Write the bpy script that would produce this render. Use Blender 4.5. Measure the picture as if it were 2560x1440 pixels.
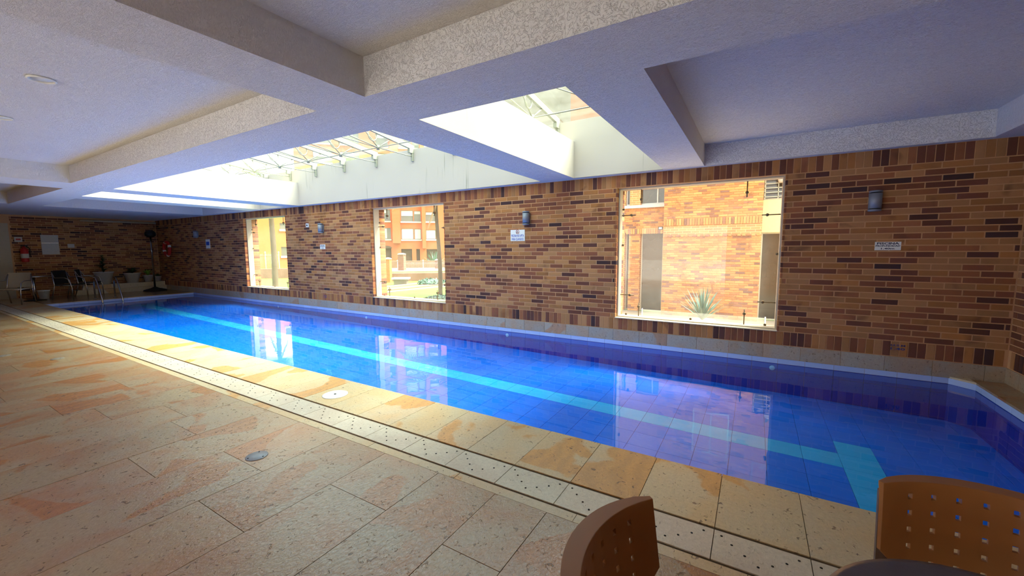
import bpy, bmesh, math, random
from mathutils import Vector, Matrix
for _o in list(bpy.data.objects): bpy.data.objects.remove(_o)
random.seed(7)
S = bpy.context.scene
COL = S.collection
R3 = ((0.858037, -0.046, 0.512), (0.514, 0.087, -0.853), (-0.006, 0.995, 0.098))
# ------------------------------------------------------------------ camera
def _n(v): return Vector(v).normalized()
F, CX, CY, EYE = 1009.0, 1280.0, 720.0, 1.5
def _cam(x, y): return Vector((x - CX, CY - y, -F))
AX = -_n(_cam(-411, 630)); AY = _n(_cam(1888, 617)); AY = _n(AY - AX * AX.dot(AY)); AZ = AX.cross(AY)
ROT = Matrix((AX, AY, AZ))                     # camera space -> world space
cd = bpy.data.cameras.new('camera'); cam = bpy.data.objects.new('camera', cd); COL.objects.link(cam)
cd.sensor_fit = 'HORIZONTAL'; cd.sensor_width = 36; cd.lens = 36 * F / 2560; cd.clip_start = .05; cd.clip_end = 600
cam.matrix_world = Matrix.Translation((0, 0, EYE)) @ ROT.to_4x4()
S.camera = cam
# ------------------------------------------------------------------ world, sun, exposure
W = bpy.data.worlds.new('sky'); S.world = W; W.use_nodes = True
nt = W.node_tree; nt.nodes.clear()
wo = nt.nodes.new('ShaderNodeOutputWorld'); bg = nt.nodes.new('ShaderNodeBackground')
tc = nt.nodes.new('ShaderNodeTexCoord'); sx = nt.nodes.new('ShaderNodeSeparateXYZ'); cr = nt.nodes.new('ShaderNodeValToRGB')
cr.color_ramp.elements[0].position = 0.0; cr.color_ramp.elements[0].color = (1, .97, .92, 1)
cr.color_ramp.elements[1].position = .7; cr.color_ramp.elements[1].color = (.72, .86, 1, 1)
nt.links.new(tc.outputs['Generated'], sx.inputs[0]); nt.links.new(sx.outputs['Z'], cr.inputs[0])
nt.links.new(cr.outputs[0], bg.inputs[0]); nt.links.new(bg.outputs[0], wo.inputs[0])
bg.inputs[1].default_value = 1.4
sd = bpy.data.lights.new('sun', 'SUN'); sd.energy = 7.0; sd.angle = math.radians(40); sd.color = (1, .95, .86)
so = bpy.data.objects.new('sun', sd); COL.objects.link(so)
so.rotation_euler = Vector((.55, .30, 1.0)).to_track_quat('Z', 'Y').to_euler()
S.view_settings.view_transform = 'Standard'; S.view_settings.look = 'None'
S.view_settings.exposure = 1.68; S.view_settings.gamma = 1.0; S.view_settings.use_curve_mapping = False
# ------------------------------------------------------------------ helpers
def ray(x, y): return ROT @ _cam(x, y)
def at_z(x, y, z):
    d = ray(x, y); return Vector((0, 0, EYE)) + d * ((z - EYE) / d.z)
def at_y(x, y, w):
    d = ray(x, y); return Vector((0, 0, EYE)) + d * (w / d.y)
def lin(c):
    return tuple(((v / 255) / 12.92 if v / 255 <= .04045 else ((v / 255 + .055) / 1.055) ** 2.4) for v in c) + (1,)
def tag(o, label=None, cat=None, group=None, kind=None):
    if label: o['label'] = label
    if cat: o['category'] = cat
    if group: o['group'] = group
    if kind: o['kind'] = kind
    return o
def empty(name, loc, rz=0, label=None, cat=None, group=None):
    o = bpy.data.objects.new(name, None); COL.objects.link(o); o.location = loc; o.rotation_euler = (0, 0, rz)
    o.empty_display_size = .1
    return tag(o, label, cat, group)
class MB:
    def __init__(s): s.v = []; s.f = []; s.c = []; s.m = []; s.sm = []
    def face(s, idx, col=None, mi=0, sm=False): s.f.append(idx); s.c.append(col); s.m.append(mi); s.sm.append(sm)
    def quad(s, pts, col=None, mi=0):
        n = len(s.v); s.v += [tuple(p) for p in pts]; s.face(tuple(range(n, n + len(pts))), col, mi)
    def box(s, a, b, col=None, mi=0, M=None, ch=0):
        x0, y0, z0 = a; x1, y1, z1 = b
        p = [(x0, y0, z0), (x1, y0, z0), (x1, y1, z0), (x0, y1, z0), (x0, y0, z1), (x1, y0, z1), (x1, y1, z1), (x0, y1, z1)]
        if M is not None: p = [tuple(M @ Vector(q)) for q in p]
        n = len(s.v); s.v += p
        for f in ((0, 3, 2, 1), (4, 5, 6, 7), (0, 1, 5, 4), (1, 2, 6, 5), (2, 3, 7, 6), (3, 0, 4, 7)): s.face(tuple(n + i for i in f), col, mi)
        return s
    def brick(s, a, b, axis=1, sgn=-1, ch=.004, col=None):
        """box whose visible face (axis, sgn) is chamfered"""
        lo = list(a); hi = list(b); ax = [i for i in range(3) if i != axis]
        fr = (lo if sgn < 0 else hi)[axis]; bk = (hi if sgn < 0 else lo)[axis]; mid = fr - sgn * ch
        def ring(d, t):
            r = []
            for (u, w) in ((0, 0), (1, 0), (1, 1), (0, 1)):
                p = [0, 0, 0]; p[axis] = d
                p[ax[0]] = lo[ax[0]] + t if u == 0 else hi[ax[0]] - t
                p[ax[1]] = lo[ax[1]] + t if w == 0 else hi[ax[1]] - t
                r.append(tuple(p))
            return r
        n = len(s.v); s.v += ring(bk, 0) + ring(mid, 0) + ring(fr, ch)
        flip = (sgn > 0) != (axis == 1)
        def F_(t): s.face(tuple(n + i for i in (t if flip else t[::-1])), col)
        for i in range(4):
            j = (i + 1) % 4; F_((i, j, 4 + j, 4 + i)); F_((4 + i, 4 + j, 8 + j, 8 + i))
        F_((8, 9, 10, 11)); return s
    def tube(s, pts, r, n=8, col=None, mi=0, cap=True):
        pts = [Vector(p) for p in pts]; k = len(pts); rr = r if isinstance(r, (list, tuple)) else [r] * k
        base = len(s.v); up = None
        for i, p in enumerate(pts):
            d = (pts[min(i + 1, k - 1)] - pts[max(i - 1, 0)])
            d = d.normalized() if d.length > 1e-9 else Vector((0, 0, 1))
            if up is None: up = d.orthogonal().normalized()
            up = (up - d * up.dot(d)); up = up.normalized() if up.length > 1e-6 else d.orthogonal().normalized()
            sd_ = d.cross(up)
            for j in range(n):
                a = 2 * math.pi * j / n; s.v.append(tuple(p + (up * math.cos(a) + sd_ * math.sin(a)) * rr[i]))
        for i in range(k - 1):
            for j in range(n):
                a = base + i * n + j; b = base + i * n + (j + 1) % n
                s.face((a, b, b + n, a + n), col, mi, True)
        if cap:
            s.face(tuple(base + j for j in range(n))[::-1], col, mi); s.face(tuple(base + (k - 1) * n + j for j in range(n)), col, mi)
        return s
    def lathe(s, prof, c=(0, 0, 0), n=20, col=None, mi=0, axis='z'):
        base = len(s.v); k = len(prof)
        for (r, z) in prof:
            for j in range(n):
                a = 2 * math.pi * j / n; q = (r * math.cos(a), r * math.sin(a), z)
                if axis == 'y': q = (q[0], q[2], q[1])
                s.v.append((c[0] + q[0], c[1] + q[1], c[2] + q[2]))
        for i in range(k - 1):
            for j in range(n):
                a = base + i * n + j; b = base + i * n + (j + 1) % n
                s.face((a, b, b + n, a + n) if axis == 'z' else (a, a + n, b + n, b), col, mi, True)
        s.face(tuple(base + j for j in range(n))[::-1], col, mi); s.face(tuple(base + (k - 1) * n + j for j in range(n)), col, mi)
        return s
    def mesh(s, name):
        me = bpy.data.meshes.new(name); me.from_pydata(s.v, [], s.f)
        if any(c is not None for c in s.c):
            ca = me.color_attributes.new('Col', 'FLOAT_COLOR', 'CORNER'); buf = []
            for f, c in zip(s.f, s.c): buf += list(c or (1, 1, 1, 1)) * len(f)
            ca.data.foreach_set('color', buf)
        me.polygons.foreach_set('material_index', s.m); me.polygons.foreach_set('use_smooth', s.sm)
        me.update(); return me
    def build(s, name, mat, parent=None, **kw):
        me = s.mesh(name)
        for m in (mat if isinstance(mat, (list, tuple)) else [mat]): me.materials.append(m)
        o = bpy.data.objects.new(name, me); COL.objects.link(o); o.parent = parent
        tag(o, kw.get('label'), kw.get('cat'), kw.get('group'), kw.get('kind')); return o
def inst(name, me, parent, loc, scale=(1, 1, 1), color=None, rot=None):
    o = bpy.data.objects.new(name, me); COL.objects.link(o); o.parent = parent; o.location = loc; o.scale = scale
    if rot: o.rotation_euler = rot
    if color: o.color = color
    return o
def copy_tree(o, parent=None):
    c = o.copy(); COL.objects.link(c); c.parent = parent
    if parent is not None: c.matrix_parent_inverse = o.matrix_parent_inverse.copy()
    for ch in [x for x in ALLCH(o)]: copy_tree(ch, c)
    return c
def ALLCH(o): return list(o.children)
# ------------------------------------------------------------------ materials
class NB:
    def __init__(s, name):
        s.m = bpy.data.materials.new(name); s.m.use_nodes = True; s.t = s.m.node_tree; s.t.nodes.clear()
        s.out = s.t.nodes.new('ShaderNodeOutputMaterial')
    def n(s, ty, **kw):
        nd = s.t.nodes.new(ty)
        for k, v in kw.items():
            if k.startswith('i_'):
                key = k[2:]; key = int(key) if key.isdigit() else key.replace('_', ' '); s.set(nd.inputs[key], v)
            else: setattr(nd, k, v)
        return nd
    def set(s, sock, v):
        if isinstance(v, bpy.types.NodeSocket): s.t.links.new(v, sock)
        else: sock.default_value = v
    def math(s, op, a, b=0.0, clamp=False):
        nd = s.n('ShaderNodeMath', operation=op, use_clamp=clamp); s.set(nd.inputs[0], a); s.set(nd.inputs[1], b); return nd.outputs[0]
    def vmath(s, op, a, b):
        nd = s.n('ShaderNodeVectorMath', operation=op); s.set(nd.inputs[0], a); s.set(nd.inputs[1], b); return nd.outputs[0]
    def mix(s, f, a, b, blend='MIX'):
        nd = s.n('ShaderNodeMix', data_type='RGBA', blend_type=blend); s.set(nd.inputs[0], f); s.set(nd.inputs[6], a); s.set(nd.inputs[7], b); return nd.outputs[2]
    def ramp(s, f, stops):
        nd = s.n('ShaderNodeValToRGB'); e = nd.color_ramp.elements
        while len(e) < len(stops): e.new(.5)
        for i, (p, c) in enumerate(stops):
            e[i].position = p; e[i].color = c if isinstance(c, (tuple, list)) else (c, c, c, 1)
        s.set(nd.inputs[0], f); return nd.outputs[0]
    def noise(s, vec, scale, detail=4, rough=.5, dist=0):
        nd = s.n('ShaderNodeTexNoise'); s.set(nd.inputs['Vector'], vec); nd.inputs['Scale'].default_value = scale
        nd.inputs['Detail'].default_value = detail; nd.inputs['Roughness'].default_value = rough; nd.inputs['Distortion'].default_value = dist
        return nd.outputs[0]
    def pos(s): return s.n('ShaderNodeNewGeometry').outputs['Position']
    def bsdf(s, base, rough=.6, metal=0, bump=None, bstr=.3, bdist=.01, spec=.5, **kw):
        b = s.n('ShaderNodeBsdfPrincipled'); s.set(b.inputs['Base Color'], base); s.set(b.inputs['Roughness'], rough)
        s.set(b.inputs['Metallic'], metal); s.set(b.inputs['Specular IOR Level'], spec)
        if bump is not None:
            bn = s.n('ShaderNodeBump'); s.set(bn.inputs['Height'], bump); bn.inputs['Strength'].default_value = bstr; bn.inputs['Distance'].default_value = bdist
            s.t.links.new(bn.outputs[0], b.inputs['Normal'])
        for k, v in kw.items(): s.set(b.inputs[k.replace('_', ' ')], v)
        s.t.links.new(b.outputs[0], s.out.inputs[0]); return b
def simple(name, rgb, rough=.6, metal=0, var=.08, scale=14, bstr=.15, spec=.5):
    b = NB(name); p = b.pos(); nz = b.noise(p, scale, 4); c = lin(rgb)
    d = tuple(v * (1 - var * 2) for v in c[:3]) + (1,)
    b.bsdf(b.mix(nz, d, c), rough, metal, b.noise(p, scale * 4, 3), bstr, .003, spec); return b.m
def brick_mat(name, joined):
    b = NB(name); p = b.pos()
    if joined: col = b.n('ShaderNodeVertexColor', layer_name='Col').outputs[0]
    else: col = b.n('ShaderNodeObjectInfo').outputs['Color']
    burn = b.ramp(b.noise(p, 3.1, 2, .5, .6), [(.60, 0.0), (.70, 1.0)])
    c = b.mix(b.math('MULTIPLY', burn, .55), col, lin((104, 66, 48)))
    c = b.mix(b.math('MULTIPLY', b.noise(p, 26, 5, .65), .5), c, b.mix(1.0, c, (.72, .68, .62, 1), 'MULTIPLY'))
    b.bsdf(c, .85, 0, b.noise(p, 90, 5, .7), .35, .004, .25); return b.m
M = {}
M['brick'] = brick_mat('brick_face', False); M['brick_joined'] = brick_mat('brick_face_joined', True)
M['mortar'] = simple('mortar', (218, 168, 122), .95, 0, .12, 9, .3, .1)
M['outer_mortar'] = simple('mortar_outdoors', (204, 160, 112), .95, 0, .1, 9, .3, .1)
def stucco():
    b = NB('ceiling_stucco'); p = b.pos()
    q = b.n('ShaderNodeMapping'); b.set(q.inputs[0], p); q.inputs['Rotation'].default_value = (0, 0, .6); q.inputs['Scale'].default_value = (1, 3.4, 1)
    h = b.ramp(b.noise(q.outputs[0], 24, 4, .6, 1.6), [(.47, 0.0), (.53, 1.0)])
    h2 = b.noise(p, 120, 3, .6)
    hh = b.math('ADD', h, b.math('MULTIPLY', h2, .5))
    c = b.mix(b.noise(p, 1.3, 3), lin((236, 232, 230)), lin((244, 240, 238)))
    b.bsdf(c, .92, 0, hh, .75, .010, .15); return b.m
M['stucco'] = stucco()
def shaft():
    b = NB('skylight_plaster'); p = b.pos()
    q = b.n('ShaderNodeMapping'); b.set(q.inputs[0], p); q.inputs['Scale'].default_value = (9, 9, .35)
    st = b.ramp(b.noise(q.outputs[0], 1.6, 3, .6), [(.60, 0.0), (.68, 1.0)])
    sp = b.noise(p, 1.1, 1); k = b.math('MULTIPLY', st, b.ramp(sp, [(.55, 0.0), (.62, .6)]))
    b.bsdf(b.mix(k, lin((198, 188, 174)), lin((138, 134, 112))), .9, 0, b.noise(p, 50, 3), .1, .003, .2); return b.m
M['shaft'] = shaft()
def stone(name, base1, base2, patch, vein=.5, joined=False, rough=.42, bscale=1.0, pth=.56, pit=.75):
    b = NB(name); p = b.pos()
    if joined: ca = b.n('ShaderNodeVertexColor', layer_name='Col'); tint = ca.outputs[0]; rnd = ca.outputs['Alpha']
    else: oi = b.n('ShaderNodeObjectInfo'); tint = oi.outputs['Color']; rnd = oi.outputs['Random']
    off = b.n('ShaderNodeCombineXYZ'); b.set(off.inputs[0], b.math('MULTIPLY', rnd, 31.0)); b.set(off.inputs[1], b.math('MULTIPLY', rnd, 17.0))
    q = b.vmath('ADD', p, off.outputs[0])
    big = b.math('ADD', b.noise(q, 1.15, 2, .45, .9), b.math('MULTIPLY', b.math('SUBTRACT', b.noise(q, 9.0, 5, .7), .5), .10))
    pm = b.ramp(big, [(pth + .03, 0.0), (pth + .05, 1.0)])
    pink = b.ramp(b.noise(q, 2.3, 3, .6, .4), [(.42, 0.0), (.62, 1.0)])
    c = b.mix(pink, lin(base1), lin(base2))
    ringv = b.n('ShaderNodeTexWave', wave_type='BANDS'); b.set(ringv.inputs[0], b.vmath('MULTIPLY', q, (3, 3, 3))); ringv.inputs['Distortion'].default_value = 9
    ringv.inputs['Scale'].default_value = .9; ringv.inputs['Detail'].default_value = 3
    pc = b.mix(ringv.outputs['Fac'], lin(patch), lin(tuple(int(v * .93) for v in patch)))
    c = b.mix(b.math('MULTIPLY', pm, .8), c, pc)
    nf = b.noise(q, 46, 5, .68); pits = b.ramp(b.noise(q, 30, 3, .55, 1.2), [(.32, 1.0), (.36, 0.0)])
    c = b.mix(b.math('MULTIPLY', nf, .7), b.mix(1.0, c, (1.28, 1.26, 1.2, 1), 'MULTIPLY'), b.mix(1.0, c, (.52, .47, .41, 1), 'MULTIPLY'))
    c = b.mix(b.math('MULTIPLY', pits, pit), c, lin((92, 66, 44)))
    c = b.mix(1.0, c, tint, 'MULTIPLY')
    s = b.n('ShaderNodeMapping'); b.set(s.inputs[0], q); s.inputs['Scale'].default_value = (1.6, 1, 1)
    cl = b.noise(s.outputs[0], 42 * bscale, 4, .6, .8)
    h = b.math('SUBTRACT', cl, b.math('MULTIPLY', pits, .5))
    b.bsdf(c, b.math('ADD', b.math('MULTIPLY', cl, .2), rough - .25), 0, h, .7, .004, .75); return b.m
M['stone'] = stone('floor_stone', (166, 144, 114), (168, 128, 92), (174, 114, 56), rough=.33)
M['coping'] = stone('coping_stone', (196, 180, 148), (200, 174, 132), (204, 146, 66), rough=.5, pth=.55)
M['drain'] = stone('drain_stone', (204, 196, 178), (196, 184, 166), (190, 172, 140), rough=.5, pth=.75, pit=.12)
M['band'] = stone('wall_stone', (160, 154, 144), (168, 146, 124), (170, 128, 92), rough=.7, pth=.62)
M['joint'] = simple('floor_joint', (96, 74, 50), .95)
M['slot'] = simple('slot_dark', (30, 24, 18), .9)
def pool_tile(name, joined):
    b = NB(name); p = b.pos()
    col = b.n('ShaderNodeVertexColor', layer_name='Col').outputs[0] if joined else b.n('ShaderNodeObjectInfo').outputs['Color']
    c = b.mix(b.noise(p, 3, 3), col, b.mix(1.0, col, (.86, .9, .95, 1), 'MULTIPLY'))
    b.bsdf(c, .35, 0, b.noise(p, 8, 2), .04, .004, .4); return b.m
M['tile'] = pool_tile('pool_tile', False); M['tile_joined'] = pool_tile('pool_tile_joined', True)
M['grout'] = simple('pool_grout', (24, 120, 225), .8)
def water():
    b = NB('pool_water'); p = b.pos()
    fr = b.n('ShaderNodeLayerWeight')
    bn = b.n('ShaderNodeBump'); bn.inputs['Strength'].default_value = .06; bn.inputs['Distance'].default_value = .02
    q = b.n('ShaderNodeMapping'); b.set(q.inputs[0], p); q.inputs['Scale'].default_value = (1, 1.6, 1)
    b.set(bn.inputs['Height'], b.noise(q.outputs[0], 2.2, 2, .4, .5)); b.t.links.new(bn.outputs[0], fr.inputs['Normal'])
    gl = b.n('ShaderNodeBsdfGlossy'); gl.inputs['Roughness'].default_value = .0; gl.inputs[0].default_value = (1, 1, 1, 1); b.t.links.new(bn.outputs[0], gl.inputs['Normal'])
    tr = b.n('ShaderNodeBsdfTransparent'); tr.inputs[0].default_value = (.66, .9, .99, 1)
    mx = b.n('ShaderNodeMixShader'); b.t.links.new(tr.outputs[0], mx.inputs[1]); b.t.links.new(gl.outputs[0], mx.inputs[2])
    b.t.links.new(b.math('ADD', b.math('MULTIPLY', b.math('POWER', fr.outputs['Facing'], 5.0), .95), .025), mx.inputs[0])
    b.t.links.new(mx.outputs[0], b.out.inputs[0]); return b.m
M['water'] = water()
def glass(name, tint, refl=.06, dust=0.0):
    b = NB(name)
    fr = b.n('ShaderNodeLayerWeight')
    gl = b.n('ShaderNodeBsdfGlossy'); gl.inputs['Roughness'].default_value = .01
    tr = b.n('ShaderNodeBsdfTransparent'); tr.inputs[0].default_value = tint
    mx = b.n('ShaderNodeMixShader'); b.t.links.new(tr.outputs[0], mx.inputs[1]); b.t.links.new(gl.outputs[0], mx.inputs[2])
    b.t.links.new(b.math('ADD', b.math('MULTIPLY', b.math('POWER', fr.outputs['Facing'], 5.0), .45), .02), mx.inputs[0])
    last = mx.outputs[0]
    if dust:
        df = b.n('ShaderNodeBsdfTranslucent'); df.inputs[0].default_value = (.85, .86, .8, 1)
        m2 = b.n('ShaderNodeMixShader'); nz = b.math('MULTIPLY', b.ramp(b.noise(b.pos(), 3.5, 5, .65), [(.3, .35), (.75, 1.0)]), dust)
        b.t.links.new(nz, m2.inputs[0]); b.t.links.new(last, m2.inputs[1]); b.t.links.new(df.outputs[0], m2.inputs[2]); last = m2.outputs[0]
    b.t.links.new(last, b.out.inputs[0]); return b.m
M['glass'] = glass('window_glass', (.97, .99, .97, 1), dust=.05)
M['roof_glass'] = glass('dusty_roof_glass', (.84, .9, .86, 1), dust=.04)
M['screen_glass'] = glass('hazy_screen_glass', (.9, .97, .93, 1), dust=.16)
M['dark_glass'] = simple('dark_window_glass', (58, 48, 34), .12, 0, .2, 1.5, 0, .8)
M['frame'] = simple('painted_metal_frame', (206, 194, 168), .5)
M['steel'] = simple('polished_steel', (200, 200, 196), .22, 1, .03)
M['bolt'] = simple('weathered_bolt', (120, 104, 80), .45, .7)
M['truss'] = simple('white_truss_paint', (160, 160, 142), .5)
M['lamp'] = simple('grey_lamp_metal', (140, 144, 152), .45, .3, .04)
M['lamp_dark'] = simple('lamp_slot', (30, 30, 34), .5)
M['white'] = simple('white_plastic', (235, 236, 232), .4)
M['sign'] = simple('sign_white', (238, 236, 226), .5, 0, .02)
M['navy'] = simple('sign_navy_ink', (24, 26, 60), .6, 0, .02)
M['blue'] = simple('sign_blue_ink', (28, 70, 170), .6, 0, .02)
M['red'] = simple('red_paint', (190, 34, 30), .5, 0, .05)
M['blue_paint'] = simple('stencil_blue', (52, 56, 120), .8)
def plastic():
    b = NB('caramel_plastic'); p = b.pos()
    b.bsdf(b.mix(b.noise(p, 9, 2), lin((156, 102, 54)), lin((162, 108, 60))), .42, 0, b.noise(p, 400, 2), .06, .001, .5); return b.m
M['plastic'] = plastic()
M['leg'] = simple('brown_powder_coat', (96, 76, 62), .5, .2)
M['tabletop'] = simple('charcoal_tabletop', (92, 84, 86), .32, .1, .12, 30)
M['door'] = simple('cream_door', (190, 176, 146), .6)
M['dark'] = simple('dark_mesh', (26, 22, 22), .7)
M['pot'] = simple('pale_pot', (206, 198, 186), .6)
M['soil'] = simple('soil', (52, 38, 26), .95)
def leafm(name, a, c2):
    b = NB(name); p = b.pos(); b.bsdf(b.mix(b.noise(p, 7, 3), lin(a), lin(c2)), .55, 0, None, spec=.4); return b.m
M['leaf'] = leafm('dark_leaf', (38, 62, 30), (62, 92, 42)); M['leaf_bright'] = leafm('bright_leaf', (96, 150, 40), (150, 190, 70))
M['agave'] = leafm('blue_green_leaf', (60, 92, 78), (96, 124, 100)); M['frond'] = leafm('palm_frond', (84, 104, 62), (160, 160, 116))
M['dead'] = leafm('dead_frond', (150, 118, 86), (178, 146, 104)); M['trunk'] = simple('palm_trunk', (112, 92, 72), .9, 0, .25, 22, .6)
M['orange'] = simple('orange_render', (196, 100, 58), .9, 0, .05, 2); M['orange2'] = simple('ochre_render', (210, 112, 58), .9, 0, .06, 1.5)
M['sill'] = simple('white_sill', (196, 190, 178), .7); M['blind'] = simple('white_blind', (206, 202, 188), .7); M['pane_far'] = simple('far_pane', (118, 112, 96), .2, 0, .2, .4, 0, .7)
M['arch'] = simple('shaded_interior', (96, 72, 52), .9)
M['concrete'] = simple('weathered_concrete', (138, 126, 104), .9, 0, .25, 1.2); M['plaster_out'] = simple('pale_plaster', (232, 206, 150), .9)
M['grass'] = leafm('lawn_grass', (84, 128, 36), (116, 158, 52)); M['path'] = simple('brick_paving', (150, 108, 86), .9, 0, .2, 3); M['kerb'] = simple('pale_kerb', (150, 136, 112), .8)
M['iron'] = simple('fence_iron', (150, 140, 124), .6, .4)
M['wood'] = simple('wood_slats', (150, 120, 88), .7, 0, .2, 20)
M['plain_wall'] = simple('painted_wall', (150, 104, 72), .9)
def far_brick():
    b = NB('brick_pattern_far'); p = b.pos()
    s = b.n('ShaderNodeSeparateXYZ'); b.set(s.inputs[0], p); cb = b.n('ShaderNodeCombineXYZ'); b.set(cb.inputs[0], b.math('ADD', s.outputs[0], s.outputs[1])); b.set(cb.inputs[1], s.outputs[2])
    t = b.n('ShaderNodeTexBrick'); b.set(t.inputs['Vector'], cb.outputs[0]); t.inputs['Scale'].default_value = 1
    t.inputs['Brick Width'].default_value = .25; t.inputs['Row Height'].default_value = .072; t.inputs['Mortar Size'].default_value = .006
    t.inputs['Color1'].default_value = lin((206, 142, 84)); t.inputs['Color2'].default_value = lin((184, 120, 76)); t.inputs['Mortar'].default_value = lin((224, 176, 126))
    b.bsdf(t.outputs[0], .9, 0, t.outputs['Fac'], .3, .004, .2); return b.m
M['far_brick'] = far_brick()
# ------------------------------------------------------------------ brick walls
PAL_IN = [((200, 144, 94), 8), ((194, 132, 78), 6), ((178, 114, 76), 6), ((156, 96, 68), 5.5), ((134, 82, 64), 4), ((106, 68, 60), 2.2), ((82, 58, 58), .8)]
PAL_OUT = [((208, 144, 84), 6), ((204, 134, 74), 5), ((184, 118, 72), 3), ((160, 106, 78), 2), ((142, 98, 80), 1)]
def pick(pal):
    dk = .9 if pal is PAL_IN else 1.0
    c = random.choices([p[0] for p in pal], [p[1] for p in pal])[0]; j = random.uniform(.92, 1.08) * dk
    return lin(tuple(min(255, v * j) for v in c))
def brick_wall(parent, spans_fn, u0, u1, z0, courses, ch, place, eye_d, pal, limit=300, name='brick', BL=.25, J=.013, box_axis=1, sgn=-1, depth=.02, wob=.0025):
    """running bond; spans_fn(z) -> list of (u0,u1) solid spans; place(u,depthcoord,z) maps local to world"""
    items = []
    for r in range(courses):
        za = z0 + r * ch; off = (r % 2) * BL / 2 + (r * 7 % 3) * .012
        for (a, b) in spans_fn(za + ch / 2):
            k = math.floor((a - off) / BL)
            while True:
                s = off + k * BL; e = s + BL; k += 1
                if s >= b - .02: break
                s2 = max(s, a); e2 = min(e, b)
                if e2 - s2 < .03: continue
                items.append((s2 + J / 2, e2 - J / 2, za + J / 2, za + ch - J / 2))
    emit(parent, items, place, eye_d, pal, limit, name, box_axis, sgn, depth, wob)
UB = {}
def emit(parent, items, face, eye_d, pal, limit, name, axis, sgn, depth, wob):
    key = (axis, sgn)
    if key not in UB:
        a = [0, 0, 0]; b = [1, 1, 1]; mb = MB(); a[axis] = 0; b[axis] = 1
        mb.brick((-.5, -.5, -.5), (.5, .5, .5), axis, sgn, .06 if axis != 2 else .05)
        me = mb.mesh('unit_brick'); me.materials.append(M['brick']); UB[key] = me
    items = sorted(items, key=lambda t: eye_d((t[0] + t[1]) / 2, (t[2] + t[3]) / 2))
    mb = MB(); nj = 0
    for i, (s, e, za, zb) in enumerate(items):
        w = random.uniform(0, wob); col = pick(pal)
        fr = face - sgn * w; bk = fr - sgn * depth
        lo, hi = min(fr, bk), max(fr, bk)
        if axis == 1: A = (s, lo, za); B = (e, hi, zb)
        else: A = (lo, s, za); B = (hi, e, zb)
        if i < limit:
            c = [(A[q] + B[q]) / 2 for q in range(3)]; d = [B[q] - A[q] for q in range(3)]
            inst(name, UB[key], parent, c, d, col)
        else: mb.brick(A, B, axis, sgn, .0035, col); nj += 1
    if nj: mb.build(name + '_field', M['brick_joined'], parent, kind='stuff')
YW, ZC = 6.47, 2.635
XW, XE, YS = -20.0, 2.42, -3.4
WIN = [(-13.45, -11.20), (-7.72, -5.50), (-1.92, .31)]; WZ0, WZ1 = .36, 2.44
NZ0 = .17
# north wall (long, with the three windows)
mb = MB(); y0, y1 = YW + .007, YW + .42
mb.box((XW - .2, y0, -1.2), (XE + .6, y1, WZ0)); mb.box((XW - .2, y0, WZ1), (XE + .6, y1, ZC + .04))
xs = [XW - .2] + [v for w in WIN for v in w] + [XE + .6]
for i in range(0, len(xs), 2): mb.box((xs[i], y0, WZ0), (xs[i + 1], y1, WZ1))
wall_n = mb.build('wall_north', M['mortar'], kind='structure')
def spans(z):
    r = [];
    for i in range(0, len(xs), 2): r.append((max(xs[i], XW), min(xs[i + 1], XE)))
    return r
CH = (WZ1 - WZ0) / 29
brick_wall(wall_n, spans, XW, XE, WZ0, 29, CH, YW, lambda u, z: abs(u - .9) if u > .3 else 1.2 + abs(u - .9) * .6, PAL_IN)
# soldier courses above and below
it = []
n = int((XE - XW) / .0775)
for k in range(n):
    u = XW + k * .0775 + .004
    it.append((u, u + .0685, NZ0 + .006, WZ0 - .006)); it.append((u, u + .0685, WZ1 + .006, ZC - .004))
emit(wall_n, it, YW, lambda u, z: abs(u - 1.2), PAL_IN, 300, 'soldier_brick', 1, -1, .02, .0025)
# stone band under it
it = []
x = XW
UBS = MB().brick((-.5, -.5, -.5), (.5, .5, .5), 1, -1, .03).mesh('unit_band'); UBS.materials.append(M['band'])
while x < XE:
    L = .42; e = min(x + L, XE); g = random.uniform(.9, 1.08)
    inst('stone_slab', UBS, wall_n, ((x + e) / 2, YW + .006 + random.uniform(0, .002), (.0 + NZ0) / 2 - .01), (e - x - .004, .022, NZ0 + .016), (g, g, g * .98, 1)); x = e
# jambs of the three openings (brick ends) and sills
jb = MB()
for (a, b) in WIN:
    for r in range(29):
        za = WZ0 + r * CH + .005; zb = za + CH - .010
        for (ya, yb) in ((YW + .0, YW + .085), (YW + .235, YW + .42)):
            jb.brick((a - .02, ya, za), (a + .006, yb, zb), 0, 1, .003, pick(PAL_IN)); jb.brick((b - .006, ya, za), (b + .02, yb, zb), 0, -1, .003, pick(PAL_IN))
jb.build('jamb_brick_field', M['brick_joined'], wall_n, kind='stuff')
# east wall
mb = MB(); mb.box((XE + .007, YS - .2, -1.2), (XE + .3, YW + .42, ZC + .04)); wall_e = mb.build('wall_east', M['mortar'], kind='structure')
brick_wall(wall_e, lambda z: [(2.0, YW)], 2, YW, WZ0, 29, CH, XE, lambda u, z: -u, PAL_IN, 290, box_axis=0)
it = []
for k in range(int((YW - 2.0) / .0775)):
    u = 2.0 + k * .0775 + .004
    it.append((u, u + .0685, NZ0 + .006, WZ0 - .006)); it.append((u, u + .0685, WZ1 + .006, ZC - .004))
emit(wall_e, it, XE, lambda u, z: -u, PAL_IN, 300, 'soldier_brick', 0, -1, .02, .0025)
UBE = MB().brick((-.5, -.5, -.5), (.5, .5, .5), 0, -1, .03).mesh('unit_band_e'); UBE.materials.append(M['band'])
y = 2.0
while y < YW - .01:
    e = min(y + .42, YW); inst('stone_slab', UBE, wall_e, (XE + .006, (y + e) / 2, NZ0 / 2 - .005), (.022, e - y - .004, NZ0), (1.05, .95, .85, 1)); y = e
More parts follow.
